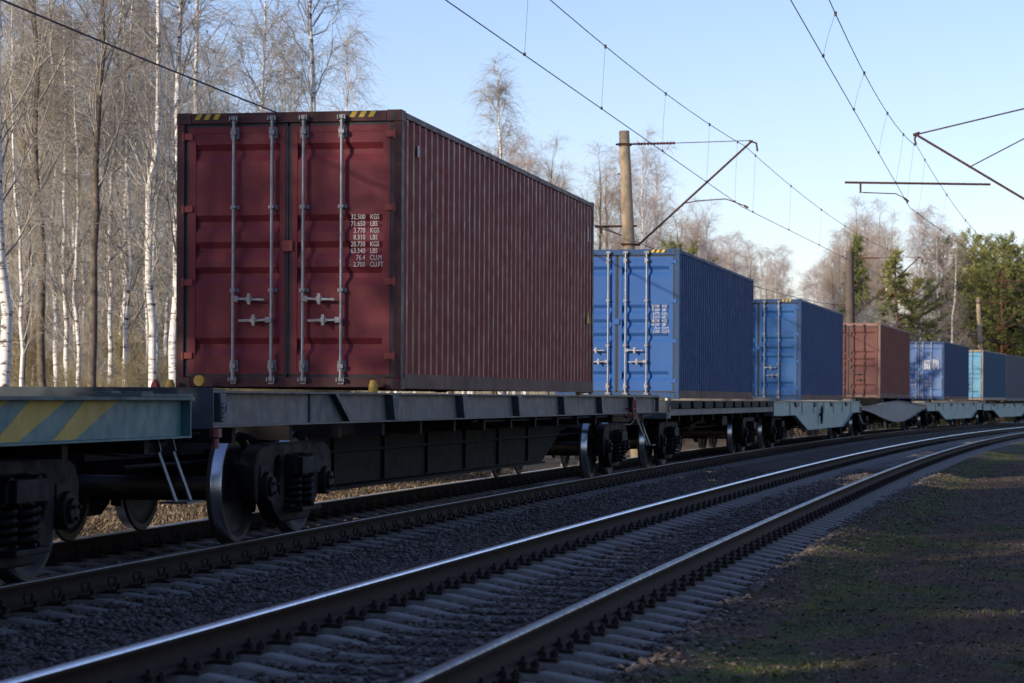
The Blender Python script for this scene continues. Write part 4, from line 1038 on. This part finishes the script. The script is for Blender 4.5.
def conifer(seed, H, spread, base, kind):
    rng = np.random.default_rng(seed); K = 10; tz = np.linspace(0, 1, K)
    SP = np.stack([.03 * np.cumsum(rng.normal(size=K)), .03 * np.cumsum(rng.normal(size=K)), H * tz], 1)[None]; SR = (H * .011 * (1 - tz) ** .9 + .012)[None]
    tv = tubes_np(SP, SR, 8)
    n1 = int(H * (13 if kind == 'spruce' else 8)); t = base + (1 - base) * (np.arange(n1) + rng.random(n1)) / n1
    p = np.stack([np.interp(t, tz, SP[0, :, i]) for i in range(3)], 1); az = rng.random(n1) * 6.283
    if kind == 'spruce': L = spread * (1 - t) * (.65 + .55 * rng.random(n1)) + .10; el = -.2 + .9 * t ** 2
    else: L = spread * np.sqrt(np.clip(1 - ((t - .5) / .53) ** 2, .02, 1)) * (.55 + .6 * rng.random(n1)); el = .1 + .5 * t + .2 * rng.random(n1)
    dr = np.stack([np.cos(az) * np.cos(el), np.sin(az) * np.cos(el), np.sin(el)], 1)
    A, AR = branch_set(rng, p, dr, L, 6, np.full(n1, -.08 if kind == 'spruce' else .18), .08, .012 + L * .012, np.full(n1, .006))
    bv, bf = tubes_np(A, AR, 4)
    # sprays of needles: many short narrow blades around twigs along each branch
    nt_ = 46 if kind == 'spruce' else 34
    w_, tt, q, dd, _ = pick(rng, A, AR, nt_, .25 if kind == 'spruce' else .45, 1.02)
    kp = rng.random(len(tt)) < (L[w_] / L.max()) ** .7; w_, tt, q, dd = w_[kp], tt[kp], q[kp], dd[kp]
    sd = unit(dd * .7 + rng.normal(size=dd.shape) * (.5 if kind == 'spruce' else .6) + np.array([0, 0, -.12 if kind == 'spruce' else .25])); sl = (.22 + .25 * rng.random(len(tt)))
    nb = 13; who = np.repeat(np.arange(len(tt)), nb); u = rng.random(len(who))[:, None]
    c = q[who] + sd[who] * sl[who][:, None] * u; nd = unit(sd[who] * .6 + rng.normal(size=c.shape) * .7); nl = (.07 + .08 * rng.random(len(who)))[:, None]
    wd = unit(np.cross(nd, rng.normal(size=c.shape))) * .021
    V = np.stack([c - wd, c + wd, c + nd * nl + wd * .4, c + nd * nl - wd * .4], 1).reshape(-1, 3); Fq = np.arange(len(V)).reshape(-1, 4)
    return tv, (bv, bf), (V, Fq)
needle = NT('needles'); oi = needle.n('ShaderNodeObjectInfo'); nn = needle.noise(needle.coord(), 1.2, 5)
needle.l(needle.mix(needle.ramp(nn, [(.35, 0.), (.65, 1.)]), (.10, .125, .034), (.22, .23, .065)), needle.b.inputs['Base Color']); needle.b.inputs['Roughness'].default_value = .7; needle = needle.m
needle2 = NT('pine_needles'); nn = needle2.noise(needle2.coord(), .9, 5)
needle2.l(needle2.mix(needle2.ramp(nn, [(.35, 0.), (.65, 1.)]), (.15, .165, .042), (.32, .31, .095)), needle2.b.inputs['Base Color']); needle2.b.inputs['Roughness'].default_value = .7; needle2 = needle2.m
pbark = plain('pine_bark', (.20, .10, .055), .9, 0, .5, 4)
def cproto(key, args, nm, nmat):
    tv, br, nd = conifer(*args); root = empty(nm)
    np_mesh('trunk', tv[0], tv[1], pbark, smooth=True, parent=root); np_mesh('branches', br[0], br[1], pbark, parent=root); np_mesh('crown', nd[0], nd[1], nmat, parent=root)
    PROTO[key] = [root, False]
cproto('c1', (21, 14, 2.5, .08, 'spruce'), 'spruce_tree', needle)
cproto('c2', (22, 12, 3.1, .06, 'spruce'), 'spruce_tree', needle2)
cproto('p1', (23, 14, 3.0, .32, 'pine'), 'pine_tree', needle2)
cproto('p2', (24, 13, 2.8, .25, 'pine'), 'pine_tree', needle)

def ground_at(x, y):
    j = int(np.argmin((XX - x) ** 2 + (YY - y) ** 2)); s = SS[j]; h = HH[j]; d = (x - XX[j]) * math.cos(h) - (y - YY[j]) * math.sin(h)
    return float(elev(YY[j]) + ground_z(np.array([s]), np.array([d]))[0]), s, d
def plant(key, x, y, scale, label, cat, group=None, rz=None, tilt=0., sz=None):
    root, used = PROTO[key]
    if used: o = root.copy(); C.objects.link(o); [copy_tree(ch, o) for ch in root.children]
    else: o = root; PROTO[key][1] = True
    z, s, d = ground_at(x, y)
    o.location = (x, y, z - .05); o.rotation_euler = (tilt * random.uniform(-1, 1), tilt * random.uniform(-1, 1), random.random() * 6.28 if rz is None else rz); o.scale = (scale, scale, sz or scale)
    tag(o, label, cat, group); return o
def plant_px(key, px, y, *a, **k):
    x = (px - 512) / F_PX * y; return plant(key, x, y, *a, **k)
# front row, picked out one by one
row = [('b1', 7, 46, 1.08, 'thick white birch trunk at the left edge of the photo'),
       ('d2', 24, 56, 1.0, 'bare grey tree just right of the thick white birch'),
       ('d1', 46, 50, 1.0, 'forked dark bare tree above the first yellow stripe of the green wagon'),
       ('b2', 62, 58, 1.05, 'slim birch with pale stem beside the forked dark tree'),
       ('d1', 91, 48, 1.0, 'dark straight bare trunk midway between the left edge and the maroon container'),
       ('b4', 106, 55, 1.1, 'slender white birch right of the dark straight trunk'),
       ('b2', 128, 60, 1.1, 'slightly leaning birch in the gap left of the twin white stems'),
       ('b3', 150, 50, 1.0, 'tall spotted birch near the left side of the maroon container'),
       ('b1', 171, 49, .95, 'white birch touching the left edge of the maroon container doors'),
       ('b3', 209, 60, 1.06, 'tall birch whose crown rises over the left hazard stripes'),
       ('b2', 256, 66, 1.12, 'birch crown above the left door of the maroon container'),
       ('b1', 320, 62, 1.08, 'tallest birch above the right door of the maroon container'),
       ('b4', 352, 70, 1.05, 'lower birch at the right fringe of the left wood'),
       ('f2', 398, 96, 1.0, 'small distant birch over the near corner of the maroon container'),
       ('b1', 503, 98, 1.09, 'lone pale birch standing over the roof of the maroon container')]
for key, px, y, sc, lab in row: plant_px(key, px, y, sc, lab, 'tree', rz=random.random() * 6.28)
for px, y, sc in ((33, 62, .9), (75, 66, .95), (82, 53, .8), (116, 64, .9), (139, 70, 1.0), (160, 57, .85), (190, 72, 1.0), (-8, 52, .9), (54, 72, 1.0), (98, 74, .95), (236, 76, 1.0), (285, 74, 1.05), (14, 68, .95), (42, 64, .9), (68, 54, .95), (122, 54, .95), (146, 62, 1.0), (166, 64, .95), (88, 68, 1.0), (26, 49, .85)):
    plant_px(random.choice(['b2', 'b4']), px, y, sc, 'slender white stemmed birch standing among the leafless trees on the left', 'tree', 'slender birches of the left wood')
# the wood behind them
for k in range(22):
    y = 50 + 52 * random.random(); px = random.uniform(-60, 395 - max(0, (y - 60)) * .0)
    if px > 250 and y < 58: continue
    sc = random.uniform(.72, .98) * (1.0 if px < 330 else .62)
    plant_px(random.choice(['b1', 'b2', 'b2', 'b4', 'b4', 'd1', 'd2', 'b3']), px, y, sc, 'bare tree deep in the leafless wood left of and behind the maroon container', 'tree', 'trees of the leafless wood on the left')
for k in range(40):
    y = 50 + 36 * random.random(); px = random.uniform(-50, 330)
    plant_px(random.choice(['s1', 's2', 's3']), px, y, random.uniform(.6, 1.05), 'brown leafless shrub in the undergrowth left of the maroon container', 'shrub', 'leafless shrubs of the undergrowth')
# middle distance, between the containers' roofs and the sky
for k in range(36):
    px = random.uniform(440, 700); y = random.uniform(112, 150)
    top = random.uniform(205, 258) if px < 665 else random.uniform(160, 200); h = top / F_PX * y + 1.3
    key = random.choice(['f1', 'f2', 'f3']); H = {'f1': 13.5, 'f2': 12.5, 'f3': 14}[key]
    plant_px(key, px, y, h / H * 1.05, 'pale leafless birch in the distant wood around the tan mast', 'tree', 'birches in the distance around the tan mast')
for k in range(100):
    px = random.uniform(640, 965); y = random.uniform(150, 215)
    top = random.uniform(116, 166); h = top / F_PX * y + 1.3
    if 740 > px > 690: h *= 1.05
    if px > 850: h *= 1.2
    key = random.choice(['f1', 'f2', 'f3']); H = {'f1': 13.5, 'f2': 12.5, 'f3': 14}[key]
    zz, s, d = ground_at((px - 512) / F_PX * y, y)
    if d > -9 or (d > -24 and 84 < s < 123): continue
    plant_px(key, px, y, h / H * 1.05, 'pale leafless tree in the far wood beyond the blue and brown containers', 'tree', 'leafless trees of the far wood on the right')
for k in range(60):
    px = random.uniform(560, 1080); y = random.uniform(128, 215); zz, s, d = ground_at((px - 512) / F_PX * y, y)
    if d > -6.5: continue
    plant_px(random.choice(['s1', 's2', 's3']), px, y, random.uniform(1.0, 1.5), 'brown shrub at the foot of the far wood behind the container roofs', 'shrub', 'shrubs at the foot of the far wood')
con = [('p2', 681, 112, 8.9, 'small dark pine above the right corner of the first blue container', 'p'),
       ('c1', 858, 150, 12.4, 'narrow pointed spruce rising behind the dark mast', 'c'),
       ('c2', 893, 168, 12.6, 'broad yellow green pine like conifer right of the dark mast', 'c'),
       ('p1', 912, 172, 10.5, 'lower pine with layered boughs beside the broad conifer', 'p'),
       ('c1', 966, 215, 13.5, 'dark slender spruce left of the pale slim mast', 'c'),
       ('p1', 988, 205, 13.5, 'dense dark pine standing behind the pale slim mast', 'p'),
       ('p2', 1002, 200, 13.0, 'pine between the dense dark one and the right edge', 'p'),
       ('c2', 1018, 208, 13.8, 'conifer touching the right edge of the photo', 'c'),
       ('c1', 1012, 214, 13.0, 'pointed spruce top rising near the right edge', 'c'),
       ('p1', 1036, 205, 13.2, 'pine partly cut by the right edge of the photo', 'p')]
for key, px, y, h, lab, _ in con:
    H = {'c1': 14, 'c2': 12, 'p1': 14, 'p2': 13}[key]; plant_px(key, px, y, h / H * (1.45 if key != 'c1' and px > 700 else 1.1), lab, 'tree', sz=h / H)
for k in range(26):
    px = random.uniform(940, 1110); y = random.uniform(205, 245); h = random.uniform(8, 12.5); key = random.choice(['c1', 'c2', 'p1', 'p2'])
    zz, s, d = ground_at((px - 512) / F_PX * y, y)
    if d > -8: continue
    plant_px(key, px, y, h / 13 * 1.35, 'dark conifer in the evergreen wood at the right, behind the slim mast', 'tree', 'conifers of the far evergreen wood')

# far wood: one mass closing the view
def far_wood():
    rng = np.random.default_rng(5); vs = []; fs = []; o = 0
    for (px0, px1, y0, y1, n, hmin, hmax) in ((-80, 420, 100, 150, 120, 4.5, 9), (420, 1090, 215, 275, 500, 5.5, 9)):
        y = y0 + (y1 - y0) * rng.random(n); px = px0 + (px1 - px0) * rng.random(n); x = (px - 512) / F_PX * y; h = hmin + (hmax - hmin) * rng.random(n)
        st = np.stack([x, y, np.full(n, -1.2)], 1); dr = unit(np.stack([rng.normal(size=n) * .05, rng.normal(size=n) * .05, np.ones(n)], 1))
        A, AR = branch_set(rng, st, dr, h + 1, 8, np.zeros(n), .03, np.full(n, .07), np.full(n, .01))
        w_, t, p, d, r_ = pick(rng, A, AR, 26, .12, 1)
        d = unit(d * .7 + rng.normal(size=d.shape) * .6); L = .5 + 1.7 * rng.random(len(t)) * (1.15 - t)
        Bp, BR = branch_set(rng, p, d, L, 4, np.full(len(t), -.1), .12, np.full(len(t), .018), np.full(len(t), .01))
        w3, t3, p3, d3, r3 = pick(rng, Bp, BR, 6, .1, 1)
        d3 = unit(d3 + rng.normal(size=d3.shape) * .7); L3 = .3 + .6 * rng.random(len(t3))
        Cp, CR = branch_set(rng, p3, d3, L3, 3, np.full(len(t3), -.2), .1, np.full(len(t3), .011), np.full(len(t3), .008))
        for a, b, mm in ((A, AR, 5), (Bp, BR, 3), (Cp, CR, 3)):
            v, f = tubes_np(a, b, mm); vs.append(v); fs.append(f + o); o += len(v)
    ob = np_mesh('far_wood', np.concatenate(vs), np.concatenate(fs), farw)
    tag(ob, 'far leafless wood closing the view behind the nearer trees', 'wood', kind='stuff')
far_wood()
# the wood that stands behind and to the left of the camera and shades the foreground
for i, (x, y, h, key) in enumerate([(-9, -3, 13, 'c1'), (-9.8, 2.6, 13, 'c2'), (-12.5, 1, 15, 'c2'), (-14, 8.5, 15, 'p1'), (-11.5, 11, 12, 'c2'), (-16, 4, 16, 'c1'), (-7.5, -8, 14, 'c2'), (-12, -6, 15, 'c1'),
                                    (-5, -12, 14, 'c1'), (-9, -14, 15, 'c2'), (-20, 9, 15, 'c2'), (-1, -14, 13, 'c1'), (3, -17, 14, 'c2'), (-19, 0, 15, 'p1'), (-15, -2, 15, 'c2')]):
    plant(key, x, y, h / {'c1': 14, 'c2': 12, 'p1': 14, 'p2': 13}[key] * 1.0, 'tall conifer of the wood beside the camera, outside the picture, shading the foreground', 'tree', 'conifers outside the picture that shade the foreground')
for (x, y, key) in [(-16, 15, 'b3'), (-18.5, 12.5, 'b1'), (-14, 17, 'd2'), (-21, 12, 'b3'), (-23, 9.5, 'b1'), (-19.5, 14.5, 'd1'), (-12.3, 16.6, 'b2'), (-13, 19, 'b3'), (-16, 21, 'd1'), (-11.5, 24, 'b1'), (-18, 26, 'd1'), (-14, 30, 'b2'), (-20, 17, 'b3')]:  # unseen trees, several added to dapple the maroon doors with shade
    plant(key, x, y, 1.0, 'leafless tree left of the train, outside the picture', 'tree', 'leafless trees outside the picture on the left')
for k, v in PROTO.items():
    if not v[1]:
        for ch in list(v[0].children): bpy.data.objects.remove(ch)
        bpy.data.objects.remove(v[0])
print('objects', len(bpy.data.objects))
